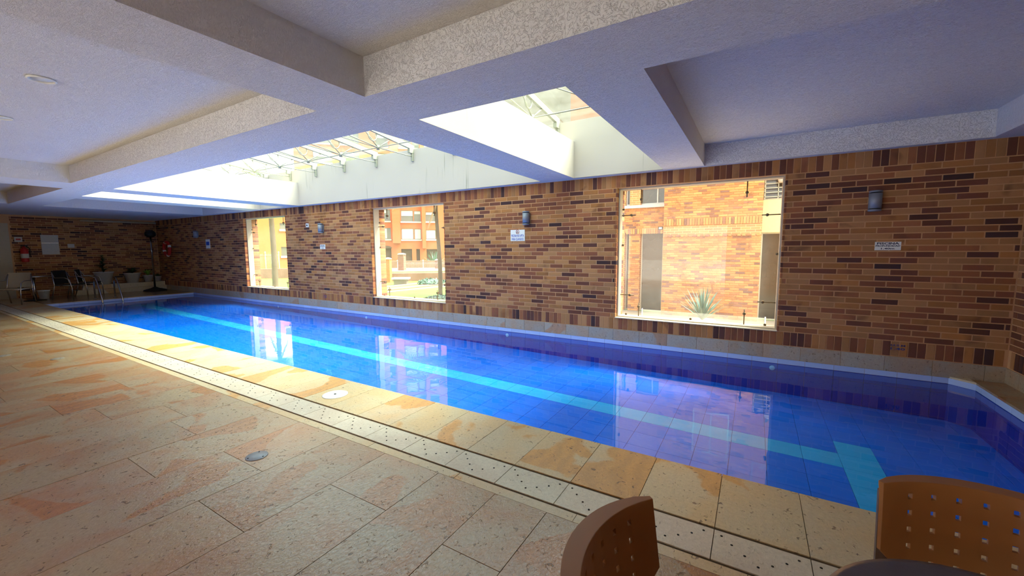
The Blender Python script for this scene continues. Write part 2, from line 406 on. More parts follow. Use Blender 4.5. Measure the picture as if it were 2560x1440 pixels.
# west wall (dark far end)
mb = MB(); mb.box((XW - .3, YS - .2, -1.2), (XW - .007, YW + .42, ZC + .04)); wall_w = mb.build('wall_west', M['mortar'], kind='structure')
brick_wall(wall_w, lambda z: [(2.86, YW)], 2.86, YW, 0.0, 36, .0717, XW, lambda u, z: u, PAL_IN, 300, box_axis=0, sgn=1)
# south wall, behind the camera: brick piers, openings added to light the ceiling
mb = MB(); OP = [(-6.6, -4.4), (-4.0, -.9)]
xs2 = [XW - .2] + [v for w in OP for v in w] + [XE + .3]
for i in range(0, len(xs2), 2): mb.box((xs2[i], YS - .3, -.1), (xs2[i + 1], YS, ZC + .04))
mb.box((XW - .2, YS - .3, 2.3), (XE + .3, YS - .0, ZC + .04))
mb.box((-9.3, YS, -.1), (-9.0, .0, ZC + .04)); mb.box((XW - .2, -.3, -.1), (-9.3, .0, ZC + .04))  # unseen partition, added to keep daylight from the far end
wall_s = mb.build('wall_south', M['far_brick'], kind='structure')
mb = MB(); mb.box((-9.5, YS - 3.4, 2.42), (XE + .3, YS - .3, 2.55)); mb.build('added_eave', M['far_brick'], wall_s)  # unseen eave, added to hide the sky and let ground bounce reach the ceiling
# ------------------------------------------------------------------ ceiling
COF = [(-2.56, 2.0, -1.4, 2.14), (-9.96, -3.15, -1.4, 2.14), (-15.5, -10.9, -1.4, 2.24), (-.66, 2.11, 2.75, 6.36), (-15.6, -12.8, 2.80, 6.30)]
SKY = [(-2.60, -1.20, 2.75, 6.33), (-10.27, -3.20, 2.75, 6.33), (-12.15, -10.90, 2.75, 6.33)]
xb = sorted(set([XW - .1, XE + .1] + [v for c in COF + SKY for v in c[:2]])); yb = sorted(set([YS - .1, YW + .1] + [v for c in COF + SKY for v in c[2:]]))
mb = MB()
for i in range(len(xb) - 1):
    for j in range(len(yb) - 1):
        cx_, cy_ = (xb[i] + xb[i + 1]) / 2, (yb[j] + yb[j + 1]) / 2
        if any(c[0] < cx_ < c[1] and c[2] < cy_ < c[3] for c in COF + SKY): continue
        mb.quad([(xb[i], yb[j], ZC), (xb[i], yb[j + 1], ZC), (xb[i + 1], yb[j + 1], ZC), (xb[i + 1], yb[j], ZC)])
ZT = 2.92
for (a, b, c, d) in COF:
    mb.quad([(a, c, ZT), (a, d, ZT), (b, d, ZT), (b, c, ZT)])
    for (p, q) in (((a, c), (b, c)), ((b, c), (b, d)), ((b, d), (a, d)), ((a, d), (a, c))):
        mb.quad([(p[0], p[1], ZC), (p[0], p[1], ZT), (q[0], q[1], ZT), (q[0], q[1], ZC)])
mb.box((XW - .3, YS - .3, 3.02), (XE + .3, 2.60, 3.12)); mb.box((-1.05, 2.60, 3.02), (XE + .3, YW + .42, 3.12)); mb.box((XW - .3, 2.60, 3.02), (-12.3, YW + .42, 3.12))
ceiling = mb.build('ceiling', M['stucco'], kind='structure')
SL = lambda y: 3.55 + (6.33 - y) * .13
mb = MB()
sx0, sx1, sy0, sy1 = -12.15, -1.20, 2.75, 6.33
mb.box((sx0 - .15, sy1, ZC + .004), (sx1 + .15, sy1 + .16, SL(sy1)))
mb.box((sx0 - .15, sy0 - .15, ZC + .004), (sx1 + .15, sy0, SL(sy0)))
for xa, xb_ in ((sx0 - .15, sx0), (sx1, sx1 + .15)):
    n0 = len(mb.v); mb.v += [(xa, sy0, ZC), (xb_, sy0, ZC), (xb_, sy1, ZC), (xa, sy1, ZC), (xa, sy0, SL(sy0)), (xb_, sy0, SL(sy0)), (xb_, sy1, SL(sy1)), (xa, sy1, SL(sy1))]
    for f in ((4, 5, 6, 7), (0, 1, 5, 4), (1, 2, 6, 5), (2, 3, 7, 6), (3, 0, 4, 7)): mb.face(tuple(n0 + i for i in f))
def uface(x0, x1, z0, z1):
    mb.quad([(x0, sy0, z0), (x0, sy1, z0), (x0, sy1, z1), (x0, sy0, z1)]); mb.quad([(x1, sy0, z0), (x1, sy1, z0), (x1, sy1, z1), (x1, sy0, z1)])
    mb.quad([(x0, sy0, z1), (x1, sy0, z1), (x1, sy1, z1), (x0, sy1, z1)])
uface(-3.20, -2.60, ZC + .001, 3.22); uface(-10.90, -10.27, ZC + .001, 3.22)
mb.build('skylight_shaft', M['shaft'], ceiling)
# glass roof of the skylight
sk = empty('skylight', (-6.7, 4.54, 3.55), 0, 'long sloping glass roof on white trusses above the white ceiling openings', 'skylight')
IM = Matrix.Translation((6.7, -4.54, -3.55))
def relp(p): return tuple(Vector(p) - Vector((-6.7, 4.54, 3.55)))
bx = [-1.795 - 1.095 * k for k in range(0, 10)]
BX = [sx1 + .05] + bx + [sx0 - .05]
for i in range(len(BX) - 1):
    a, b = BX[i + 1] + .012, BX[i] - .012; mb = MB(); p = []
    for (x_, y_) in ((a, sy0 - .1), (b, sy0 - .1), (b, sy1 + .25), (a, sy1 + .25)): p.append(relp((x_, y_, SL(y_) + .085)))
    q = [(v[0], v[1], v[2] + .012) for v in p]; n0 = 0; mb.v = p + q
    for f in ((0, 3, 2, 1), (4, 5, 6, 7), (0, 1, 5, 4), (1, 2, 6, 5), (2, 3, 7, 6), (3, 0, 4, 7)): mb.face(f)
    mb.build('glass_pane', M['roof_glass'], sk)
def bar(mb_, p, q, r, n=6): mb_.tube([relp(p), relp(q)], r, n)
for k, x in enumerate(bx):
    mb = MB(); M4 = None
    for (w, h0, h1) in ((.022, -.02, .075),):
        v = []
        for (y_) in (sy0, sy1 + .02):
            for (dx, dz) in ((-w, h0), (w, h0), (w, h1), (-w, h1)): v.append(relp((x + dx, y_, SL(y_) + dz)))
        mb.v = v
        for f in ((0, 1, 2, 3), (7, 6, 5, 4), (0, 4, 5, 1), (1, 5, 6, 2), (2, 6, 7, 3), (3, 7, 4, 0)): mb.face(f)
    mb.build('rafter', M['truss'], sk)
    mb = MB(); N1 = (x, 5.42, 3.40); N2 = (x, 3.7, 3.62); 
    bar(mb, (x, sy1 - .03, 3.40), N1, .011); bar(mb, N1, (x, 5.05, SL(5.05)), .011); bar(mb, N1, (x, 5.75, SL(5.75)), .011); bar(mb, N1, N2, .011)
    bar(mb, N2, (x, 3.3, SL(3.3)), .011); bar(mb, N2, (x, 4.1, SL(4.1)), .011); bar(mb, N2, (x, sy0 + .03, 3.75), .011)
    mb.tube([relp((x, 5.42, 3.36)), relp((x, 5.42, 3.44))], .03, 8)
    mb.build('tension_rod', M['truss'], sk)
    mb = MB(); c = Vector((x, 5.30, 3.60)); rp = [relp(c + Vector((.0, math.cos(t) * .10, math.sin(t) * .10))) for t in [2 * math.pi * j / 18 for j in range(19)]]
    mb.tube(rp, .011, 6, cap=False); mb.build('ring', M['truss'], sk); mb = MB(); c2 = Vector((x, 3.70, 3.80)); mb.tube([relp(c2 + Vector((0, math.cos(t) * .10, math.sin(t) * .10))) for t in [2 * math.pi * j / 18 for j in range(19)]], .011, 6, cap=False)
    mb.build('ring', M['truss'], sk)
    mb = MB(); A = relp((x - .025, sy1 - .045, 3.30)); B = relp((x + .025, sy1 + .0, 3.50)); mb.box(A, B); A = relp((x - .03, sy1 - .12, 3.46)); B = relp((x + .03, sy1, 3.54)); mb.box(A, B)
    mb.build('bracket', M['truss'], sk)
mb = MB(); bar(mb, (bx[-1], 5.42, 3.40), (bx[0], 5.42, 3.40), .009); bar(mb, (sx0, 5.42, 3.40), (bx[-1], 5.42, 3.40), .009); bar(mb, (bx[0], 5.42, 3.4), (sx1, 5.42, 3.4), .009); mb.build('tie_rod', M['truss'], sk)
mb = MB(); bar(mb, (sx0, 3.70, 3.62), (sx1, 3.70, 3.62), .009); mb.build('tie_rod', M['truss'], sk)
mb = MB()
for k in range(len(bx) - 1):
    bar(mb, (bx[k], 5.42, 3.40), (bx[k + 1], 4.6, SL(4.6)), .008)
mb.build('diagonal_rod', M['truss'], sk)
# ------------------------------------------------------------------ floor
mb = MB(); PX0, PX1, PY0 = -17.2, 2.15, 2.90
mb.box((XW, YS, -.12), (XE, 2.30, -.008)); mb.box((XW, 2.30, -.12), (PX0 - .012, YW, -.008)); mb.box((PX1 + .012, 2.30, -.12), (XE, YW, -.008)); mb.box((PX0 - .012, 2.30, -.12), (PX1 + .012, PY0 - .012, -.008))
floor = mb.build('floor', M['joint'], kind='structure')
UT = MB().brick((-.5, -.5, -.5), (.5, .5, .5), 2, 1, .004); UTm = {}
def tile_me(mat, ch=.0):
    if mat not in UTm:
        me = MB().box((-.5, -.5, -.5), (.5, .5, .5)).mesh('unit_' + mat); me.materials.append(M[mat]); UTm[mat] = me
    return UTm[mat]
def slab(name, mat, x0, x1, y0_, y1_, g=.003, tint=(1, 1, 1, 1), z=0, t=.02, parent=None):
    dz = random.uniform(-.0012, 0)
    return inst(name, tile_me(mat), parent or floor, ((x0 + x1) / 2, (y0_ + y1_) / 2, z - t / 2 + dz), (x1 - x0 - g, y1_ - y0_ - g, t), tint)
def tint(a=.9, b=1.06):
    g = random.uniform(a, b); return (g * random.uniform(.98, 1.03), g, g * random.uniform(.95, 1.02), 1)
XJ = [-1.367 + .4165 * k for k in range(-46, 12)]
for i in range(len(XJ) - 1):
    a, b = XJ[i], XJ[i + 1]
    if b > XE + .1: break
    b = min(b, XE); a = max(a, XW)
    if b - a < .05: continue
    slab('coping_stone', 'coping', a, b, 2.305, PY0 + (.0 if a > PX0 and b < PX1 + .3 else .0), .0035, tint(.96, 1.05), t=.035)
    # perforated drain slab
    s = slab('drain_slab', 'drain', a, b, 2.045, 2.285, .004, tint(.97, 1.04))
# holes in the drain slabs: flat discs, the shade inside put into their dark colour
HP = [(.036, .20), (.085, .153), (.143, .102), (.199, .054), (.257, .095), (.316, .147), (.368, .20)]
hm = MB().lathe([(.0001, 0), (.0062, 0), (.0062, .0012), (.0001, .0012)], n=8).mesh('drain_hole'); hm.materials.append(M['slot'])
cnt = 0; far = MB()
for i in range(len(XJ) - 1, -1, -1):
    a = XJ[i]
    if a > XE - .4 or a < XW: continue
    for (u, v) in HP:
        if cnt < 294: inst('drain_hole', hm, floor, (a + u, 2.045 + v, .0)); cnt += 1
        else: far.lathe([(.0001, 0), (.0062, 0), (.0062, .0012), (.0001, .0012)], (a + u, 2.045 + v, 0), 6)
if far.v: far.build('drain_hole_field', M['slot'], floor, kind='stuff')
x = XW                                        # thin border strip beside the drain
while x < XE:
    e = min(x + .835, XE); slab('border_strip', 'coping', x, e, 1.955, 2.028, .003, tint(.92, 1.0)); x = e
# paving: rows run away from the camera
xr = [XW]
fixed = [-3.34, -2.80, -2.27, -1.756, -1.30, -.95]
k = fixed[0]
rows = []
k = fixed[0]
while k > XW: rows.append(k); k -= .50
rows = [XW] + rows[::-1] + fixed[1:]
k = fixed[-1]
while k + .5 < XE: k += .5; rows.append(k)
rows.append(XE)
cuts = {-2.80: [.99], -2.27: [1.50], -3.34: [1.36, .25], -1.30: [1.46], -1.756: [.95], -.95: [1.35]}
for i in range(len(rows) - 1):
    a, b = rows[i], rows[i + 1]
    c = cuts.get(round(a, 3)) or [1.95 - random.uniform(.35, 1.25)]
    y = c[-1] - 1.22; c = list(c)
    while y > YS + .3: c.append(y); y -= 1.22
    c = [1.955] + sorted(c, reverse=True) + [YS]
    for j in range(len(c) - 1): slab('paving_stone', 'stone', a, b, c[j + 1], c[j], .0035, tint(.9, 1.05))
# far deck and right deck
for i in range(6):
    x0 = XW + i * .467; x1 = x0 + .467
    for j in range(4): slab('paving_stone', 'stone', x0, x1, 2.9 + j * .8925, 2.9 + (j + 1) * .8925, .0035, tint(.85, 1.0))
for j in range(6): slab('paving_stone', 'stone', PX1, XE, 2.9 + j * .59, min(2.9 + (j + 1) * .59, YW), .0035, tint(.85, .98))
# small wedge of deck at the right corner of the pool
mb = MB()
for (z0_, z1_, mt) in ((-.02, 0.001, 0),):
    pts = [(1.985, YW), (PX1 + .001, YW), (PX1 + .001, 6.30), (2.13, 6.33)]
    n0 = len(mb.v); mb.v += [(p[0], p[1], z0_) for p in pts] + [(p[0], p[1], z1_) for p in pts]
    mb.face((4, 7, 6, 5)); mb.face((0, 1, 2, 3)); [mb.face((i, 4 + i, 4 + (i + 1) % 4, (i + 1) % 4)) for i in range(4)]
mb.build('corner_stone', M['coping'], floor)
# ------------------------------------------------------------------ pool
def ZF(x): return -.09 - .515 * (.6 + .021 * 0) * 0 - (.41 + (x + .0) * .0208 - 0) - 0.0
ZWT = -.09
ZF = lambda x: -.484 - .0206 * x
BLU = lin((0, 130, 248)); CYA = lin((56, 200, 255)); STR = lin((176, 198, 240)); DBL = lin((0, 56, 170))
mb = MB()
v = [(PX0 - .02, PY0 - .02, ZF(PX0) - .012), (PX1 + .02, PY0 - .02, ZF(PX1) - .012), (PX1 + .02, YW + .1, ZF(PX1) - .012), (PX0 - .02, YW + .1, ZF(PX0) - .012)]
mb.quad(v)
mb.box((PX0 - .1, PY0 - .1, -1.0), (PX1 + .1, PY0 - .008, -.036)); mb.box((PX0 - .1, YW + .008, -1.0), (PX1 + .1, YW + .1, -.01))
mb.box((PX0 - .1, PY0, -1.0), (PX0 - .008, YW, -.036)); mb.box((PX1 + .008, PY0, -1.0), (PX1 + .1, YW, -.036))
pool = mb.build('pool_basin', M['grout'], kind='structure')
ut = MB().brick((-.5, -.5, -.5), (.5, .5, .5), 2, 1, .012).mesh('unit_pool_tile'); ut.materials.append(M['tile'])
tiles = []
T = .30; ly = 4.53; sl = math.atan(.0206)
ys = [2.9] + [ly + T * k for k in range(-5, 7) if 2.95 < ly + T * k < YW - .03] + [YW]
xt = .78
xs3 = [PX0] + [xt + T * k for k in range(-60, 6) if PX0 + .05 < xt + T * k < PX1 - .05] + [PX1]
for i in range(len(xs3) - 1):
    for j in range(len(ys) - 1):
        a, b, c, d = xs3[i], xs3[i + 1], ys[j], ys[j + 1]; xm = (a + b) / 2; ym = (c + d) / 2
        lane = (4.5 < ym < 4.85 and -15.9 < xm < .9) or (abs(xm - .93) < .1 and 3.6 < ym < 5.2) or (abs(xm + 15.87) < .15 and 4.2 < ym < 5.15)
        tiles.append((a, b, c, d, lane))
tiles.sort(key=lambda t: (t[0] - .5) ** 2 + (t[2] - 2) ** 2 * .3)
mb = MB()
for i, (a, b, c, d, lane) in enumerate(tiles):
    g = random.uniform(.94, 1.05); col = tuple(v * g for v in (CYA if lane else BLU)[:3]) + (1,)
    xm = (a + b) / 2; z = ZF(xm)
    if i < 300: inst('pool_tile', ut, pool, (xm, (c + d) / 2, z - .005), (b - a - .004, d - c - .004, .01), col, (0, sl, 0))
    else: mb.quad([(a + .002, c + .002, ZF(a)), (b - .002, c + .002, ZF(b)), (b - .002, d - .002, ZF(b)), (a + .002, d - .002, ZF(a))], col)
mb.build('pool_tile_field', M['tile_joined'], pool, kind='stuff')
# side tiles: one light course above and at the water, deep blue below
mb = MB()
uw = MB().box((-.5, -.5, -.5), (.5, .5, .5)).mesh('unit_edge_tile'); uw.materials.append(M['tile'])
def side(a, b, fixed, axis, sgn, top):
    n_ = max(1, round((b - a) / .30)); L = (b - a) / n_
    for k in range(n_):
        u = a + L * k
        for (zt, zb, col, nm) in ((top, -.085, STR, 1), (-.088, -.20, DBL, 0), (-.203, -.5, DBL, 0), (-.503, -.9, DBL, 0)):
            g = random.uniform(.95, 1.05); cc = tuple(v * g for v in col[:3]) + (1,)
            t = .008
            if axis == 1: c_ = (u + L / 2, fixed - sgn * t / 2, (zt + zb) / 2); s_ = (L - .003, t, zt - zb)
            else: c_ = (fixed - sgn * t / 2, u + L / 2, (zt + zb) / 2); s_ = (t, L - .003, zt - zb)
            if nm and (axis == 0 or sgn < 0): inst('waterline_tile', uw, pool, c_, s_, cc)
            else: mb.box(tuple(c_[q] - s_[q] / 2 for q in range(3)), tuple(c_[q] + s_[q] / 2 for q in range(3)), cc)
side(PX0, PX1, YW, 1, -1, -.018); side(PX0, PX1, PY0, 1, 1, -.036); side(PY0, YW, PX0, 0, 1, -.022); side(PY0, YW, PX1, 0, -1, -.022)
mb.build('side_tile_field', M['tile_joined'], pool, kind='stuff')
mb = MB(); n0 = 0
mb.v = [(1.985, YW, -.02), (2.13, 6.33, -.02), (2.15, 6.30, -.02), (1.985, YW, -.088), (2.13, 6.33, -.088), (2.15, 6.30, -.088), (1.985, YW, -.9), (2.13, 6.33, -.9), (2.15, 6.30, -.9)]; mb.face((3, 6, 7, 4), DBL); mb.face((4, 7, 8, 5), DBL)
mb.face((0, 3, 4, 1), STR); mb.face((1, 4, 5, 2), STR); mb.build('corner_tile', M['tile_joined'], pool)
mb = MB().quad([(PX0 + .001, PY0 + .001, ZWT), (PX1 - .001, PY0 + .001, ZWT), (PX1 - .001, YW - .001, ZWT), (PX0 + .001, YW - .001, ZWT)])
mb = MB(); mb.quad([(PX0 + .001, PY0 + .001, ZWT), (PX1 - .001, PY0 + .001, ZWT), (PX1 - .001, YW - .001, ZWT), (PX0 + .001, YW - .001, ZWT)])
mb.build('pool_water', M['water'], label='still clear blue water filling the long lap pool', cat='water', kind='stuff')
for x_ in (-3.994, .277, -11.8, -8.0):
    mb = MB(); mb.lathe([(.001, -.006), (.030, -.006), (.034, -.002), (.034, .0)], (x_, YW - .001, -.155), 14, axis='y'); mb.build('water_inlet', M['white'], pool)
# skimmer lid, drains
mb = MB(); mb.lathe([(.001, .0), (.125, 0), (.125, .004), (.118, .007), (.001, .007)], (0, 0, 0), 32)
o = mb.build('skimmer_lid', M['white'], label='round white skimmer lid set in the beige pool coping', cat='lid'); o.location = (-3.66, 2.53, 0)
mb = MB(); mb.lathe([(.0005, .006), (.012, .006), (.012, .0085), (.0005, .0085)], (0, 0, .001), 10); mb.build('finger_hole', M['slot'], o)
def floor_drain(x, y, r, lab, mat):
    mb = MB(); mb.lathe([(.001, 0), (r, 0), (r, .003), (r * .96, .005), (.001, .005)], n=28); o = mb.build('floor_drain', M[mat], label=lab, cat='drain cover'); o.location = (x, y, 0)
    for t in (.3, 2.4, 4.5):
        m2 = MB(); m2.lathe([(.0005, .005), (.006, .005), (.006, .0062), (.0005, .0062)], (math.cos(t) * r * .78, math.sin(t) * r * .78, 0), 8); m2.build('screw', M['slot'], o)
floor_drain(-3.05, 1.45, .072, 'round grey drain cover in the mottled stone paving', 'lamp')
floor_drain(-8.27, 1.46, .07, 'small dark drain cover in the paving left of the orange-patched stones', 'iron')
floor_drain(-9.2, 1.10, .08, 'dark drain cover at the left edge of the paving', 'iron')
# ------------------------------------------------------------------ windows in the north wall
for wi, (a, b) in enumerate(WIN):
    mb = MB(); ya, yb = YW + .085, YW + .235; t = .022
    mb.box((a + .006, ya, WZ0), (a + .006 + t, yb, WZ1)); mb.box((b - .006 - t, ya, WZ0), (b - .006, yb, WZ1)); mb.box((a + .006 + t, ya, WZ1 - t), (b - .006 - t, yb, WZ1)); mb.box((a + .006 + t, ya, WZ0), (b - .006 - t, yb, WZ0 + t))
    w = mb.build('window_%d' % (wi + 1), M['frame'], kind='structure')
    mb = MB(); mb.box((a + .03, yb + .0, WZ0 + .03), (b - .03, yb + .012, WZ1 - .03)); mb.build('glass_pane', M['glass'], w)
    mb = MB(); mb.box((a, YW - .012, WZ0 - .004), (b, YW + .085, WZ0 + .006)); mb.build('sill', M['frame'], w)
    wd = b - a; yc = yb - .03
    arms = [((a + .028, WZ0 + .33 * 1 + .03), (1, 0)), ((a + .028, WZ1 - .42), (1, 0)), ((b - .028, WZ0 + .33 + .03), (-1, 0)), ((b - .028, WZ1 - .50), (-1, 0)),
            ((a + .33, WZ0 + t), (0, 1)), ((b - .40, WZ0 + t), (0, 1)), ((a + .33, WZ1 - t), (0, -1)), ((b - .44, WZ1 - t), (0, -1))]
    for (p, d) in arms:
        mb = MB(); L = .22; q = (p[0] + d[0] * L, p[1] + d[1] * L); nd = (p[0] + d[0] * .155, p[1] + d[1] * .155)
        mb.tube([(p[0], yc, p[1]), (q[0], yc, q[1])], .008, 8)
        mb.lathe([(.001, -.022), (.018, -.022), (.021, -.012), (.021, .026), (.001, .026)], (nd[0], yc, nd[1]), 12, axis='y')
        mb.build('glass_bolt', M['bolt'], w)
    for (p) in ((a + .12, WZ0 + .035), ((a + b) / 2, WZ0 + .035), (b - .14, WZ0 + .035), (a + .045, WZ1 - .9), (b - .045, (WZ0 + WZ1) / 2), (a + .045, WZ1 - .32)):
        mb = MB(); mb.lathe([(.001, -.014), (.016, -.014), (.018, -.008), (.018, .0), (.001, .0)], (p[0], yb, p[1]), 12, axis='y'); mb.build('glass_stud', M['bolt'], w)
# ------------------------------------------------------------------ wall lamps and signs on the long wall
def wall_lamp(x, lab):
    o = empty('wall_lamp', (x, YW, 2.035), 0, lab, 'lamp', 'cylinder lamps along the brick wall')
    r = .062; cy_ = -.072
    mb = MB(); mb.lathe([(.001, -.088), (r, -.088), (r, .088), (.001, .088)], (0, cy_, 0), 24); mb.build('lamp_body', M['lamp'], o)
    mb = MB(); mb.lathe([(.001, .100), (r, .100), (r + .002, .108), (r - .004, .120), (.001, .122)], (0, cy_, 0), 24); mb.build('lamp_cap', M['lamp'], o)
    mb = MB(); mb.lathe([(.001, -.122), (r, -.122), (r + .002, -.112), (r, -.100), (.001, -.100)], (0, cy_, 0), 24); mb.build('lamp_foot', M['lamp'], o)
    mb = MB(); mb.lathe([(.001, -.101), (r - .010, -.101), (r - .010, .101), (.001, .101)], (0, cy_, 0), 20); mb.build('lamp_inner', M['lamp_dark'], o)
    mb = MB(); mb.box((-.04, -.02, -.09), (.04, .006, .09)); mb.build('back_plate', M['lamp'], o)
wall_lamp(1.20, 'grey cylinder wall lamp nearest the right corner above the depth sign')
wall_lamp(-3.54, 'grey cylinder wall lamp above the blue and white no diving sign')
wall_lamp(-9.52, 'grey cylinder wall lamp between the two left windows')
wall_lamp(-16.5, 'grey cylinder wall lamp in the shade left of all the windows')
def text(parent, s, x, z, h, w, mat, y=-.0035, bold=0.0):
    cu = bpy.data.curves.new('lettering', 'FONT'); cu.body = s; cu.size = 1; cu.align_x = 'CENTER'; cu.align_y = 'CENTER'; cu.extrude = .002; cu.offset = bold; cu.resolution_u = 2
    ob = bpy.data.objects.new('lettering', cu); COL.objects.link(ob); bpy.context.view_layer.update()
    me = bpy.data.meshes.new_from_object(ob.evaluated_get(bpy.context.evaluated_depsgraph_get())); bpy.data.objects.remove(ob)
    X = [v.co.x for v in me.vertices]; Y = [v.co.y for v in me.vertices]; sx_ = w / (max(X) - min(X)); sy_ = h / (max(Y) - min(Y)); mx = (max(X) + min(X)) / 2; my = (max(Y) + min(Y)) / 2
    for v in me.vertices: v.co = Vector(((v.co.x - mx) * sx_ + x, -v.co.z * .2 + y, (v.co.y - my) * sy_ + z))
    me.materials.clear(); me.materials.append(M[mat]); o = bpy.data.objects.new('lettering', me); COL.objects.link(o); o.parent = parent; return o
def sign(x, z, w, h, lab):
    mb = MB(); mb.box((-w / 2, -.003, -h / 2), (w / 2, .006, h / 2)); o = mb.build('wall_sign', M['sign'], label=lab, cat='sign'); o.location = (x, YW - .004, z); return o
s = sign(1.36, 1.50, .235, .10, 'small white depth sign reading PISCINA near the right corner')
text(s, 'PISCINA', 0, .031, .026, .20, 'navy', bold=.03); text(s, 'PROFUNDIDAD', 0, .002, .020, .22, 'navy', bold=.03); text(s, '1.40m', 0, -.030, .019, .12, 'navy', bold=.03)
s = sign(-9.565, 1.563, .21, .12, 'small white depth sign between the two left windows')
text(s, 'PISCINA', 0, .036, .028, .18, 'navy', bold=.03); text(s, 'PROFUNDIDAD', 0, .003, .022, .19, 'navy', bold=.03); text(s, '1.20m', 0, -.034, .021, .11, 'navy', bold=.03)
s = sign(-3.75, 1.733, .30, .205, 'white sign with blue PISCINA NO APTA lettering and no diving symbol')
text(s, 'PISCINA NO APTA', 0, -.006, .046, .265, 'blue', bold=.02); text(s, 'PARA CLAVADOS', 0, -.068, .046, .25, 'blue', bold=.02)
mb = MB(); pts = [(math.cos(t) * .034, -.005, .064 + math.sin(t) * .034) for t in [2 * math.pi * j / 24 for j in range(25)]]; mb.tube(pts, .003, 6, cap=False); mb.tube([(-.024, -.006, .088), (.024, -.006, .040)], .003, 6); mb.build('prohibition_ring', M['red'], s)
mb = MB(); mb.tube([(-.014, -.005, .050), (-.004, -.005, .066), (.012, -.005, .060)], [.003, .006, .003], 6); mb.tube([(-.004, -.005, .066), (-.012, -.005, .080)], .003, 6); mb.lathe([(.001, -.002), (.006, -.002), (.006, .002), (.001, .002)], (-.018, -.005, .046), 10, axis='y'); mb.build('diver_symbol', M['navy'], s)
s = sign(-15.81, 1.70, .28, .30, 'white and blue sign on the shaded wall left of the windows')
mb = MB(); mb.box((-.11, -.005, -.045), (.11, -.002, .075)); mb.build('blue_panel', M['blue'], s)
mb = MB(); mb.box((-.05, -.02, -.05), (.05, .004, .05)); o = mb.build('wall_socket', M['white'], label='small white square box with a dark centre beside a wall lamp', cat='box'); o.location = (-10.16, YW - .004, 2.13)
mb = MB(); mb.box((-.02, -.024, -.02), (.02, -.019, .02)); mb.build('socket_hole', M['slot'], o)
for (x_, z_, lab) in ((1.53, .285, 'blue stencilled marking on the upright bricks near the right corner'), (-9.57, .275, 'faint blue stencilled marking on the upright bricks below the left depth sign')):
    o = empty('stencil', (x_, YW - .001, z_), 0, lab, 'marking'); text(o, '1.40', 0, -.018, .03, .13, 'blue_paint', y=.0, bold=.02); text(o, 'H.S.M', 0, .024, .022, .13, 'blue_paint', y=.0, bold=.02)
# downlights in the second coffer
for (x_, y_, lab) in ((-5.14, 1.003, 'round white recessed ceiling light nearer the camera'), (-6.95, 1.03, 'round white recessed ceiling light at the left edge')):
    mb = MB(); mb.lathe([(.070, 0), (.088, -.004), (.088, -.012), (.080, -.016), (.070, -.012), (.070, 0)], n=28); o = mb.build('ceiling_light', M['sign'], label=lab, cat='light', group='recessed lights in the ceiling'); o.location = (x_, y_, ZT)
    mb = MB(); mb.lathe([(.001, -.003), (.07, -.003), (.07, -.0005), (.001, -.0005)], n=24); mb.build('diffuser', M['white'], o)
#PART2
# ------------------------------------------------------------------ outdoors
GZ = -.75
mb = MB(); mb.box((-95, YW + .42, GZ - .2), (40, 100, GZ)); mb.box((XE + .3, YS - .3, GZ - .2), (40, YW + .42, GZ)); mb.box((-60, YS - .3, GZ - .2), (XW - .3, YW + .42, GZ)); mb.build('ground', M['grass'], kind='structure')
mb = MB(); mb.box((-11.5, YW + .42, GZ), (9, 14.4, GZ + .02)); mb.build('patio', M['kerb'], kind='structure')
mb = MB(); mb.box((-60, -40, GZ - .2), (40, YS - .3, -.12)); mb.build('bounce_slab', M['sign'], kind='structure')  # unseen white slab, added to bounce sunlight in through the south openings
# neighbouring brick building seen through the right window
nb = empty('brick_building', (-1.2, 14.0, GZ), 0, 'tall brick neighbouring building with narrow dark windows seen through the right window', 'building')
def rel(o, p): return tuple(Vector(p) - o.location)
class RB(MB):
    pass
mb = MB()
def nbox(a, b, mi=0): mb.box(rel(nb, a), rel(nb, b), None, mi)
YB, YR = 14.0, 14.5
nbox((-2.60, YB + .012, GZ), (.15, 17, 9.5))                     # projecting bay
nbox((-2.70, YR + .012, GZ), (-2.60, 17, 9.5)); nbox((-3.85, YR + .012, GZ), (-3.46, 17, 9.5)); nbox((-3.46, YR + .012, 2.02), (-2.7, 17, 2.95)); nbox((-3.46, YR + .012, 3.55), (-2.7, 17, 9.5)) 
nbox((-4.3, YR + .012, GZ), (-4.0, 17, 9.5)); nbox((-4.0, YR + .012, 2.02), (-3.85, 17, 2.95)); nbox((-4.0, YR + .012, 3.55), (-3.85, 17, 9.5))
nbox((.15, YR + .012, 2.9 + .65), (6.5, 17, 9.5)); nbox((1.25, YR + .012, GZ), (6.5, 17, 3.55))
nbox((-3.5, YR + .30, GZ), (1.4, 17, 4))
mb.build('brick_shell', M['far_brick'], nb)
mb = MB(); nbox((-10.8, YR + .1, GZ), (-6.15, 17, 8.6)); mb.build('concrete_block', M['concrete'], nb)
mb = MB(); nbox((-6.15, YR + .1, GZ), (-4.3, 17, 9.5)); mb.build('orange_block', M['orange'], nb)
mb = MB(); nbox((.15, YR, 1.93), (1.25, YR + .3, 2.9)); mb.build('plaster_panel', M['plaster_out'], nb)
def pane(x0, x1, z0, z1, y, fr='frame', mul=(), rows=()):
    global mb
    mb = MB(); t = .04; nbox((x0, y, z0), (x0 + t, y + .06, z1)); nbox((x1 - t, y, z0), (x1, y + .06, z1)); nbox((x0 + t, y, z1 - t), (x1 - t, y + .06, z1)); nbox((x0 + t, y, z0), (x1 - t, y + .06, z0 + t))
    for m_ in mul: nbox((m_, y, z0 + t), (m_ + t, y + .05, z1 - t))
    f = mb.build('window_frame', M[fr], nb)
    mb = MB(); nbox((x0 + t, y + .03, z0 + t), (x1 - t, y + .045, z1 - t)); mb.build('pane', M['dark_glass'], f); return f
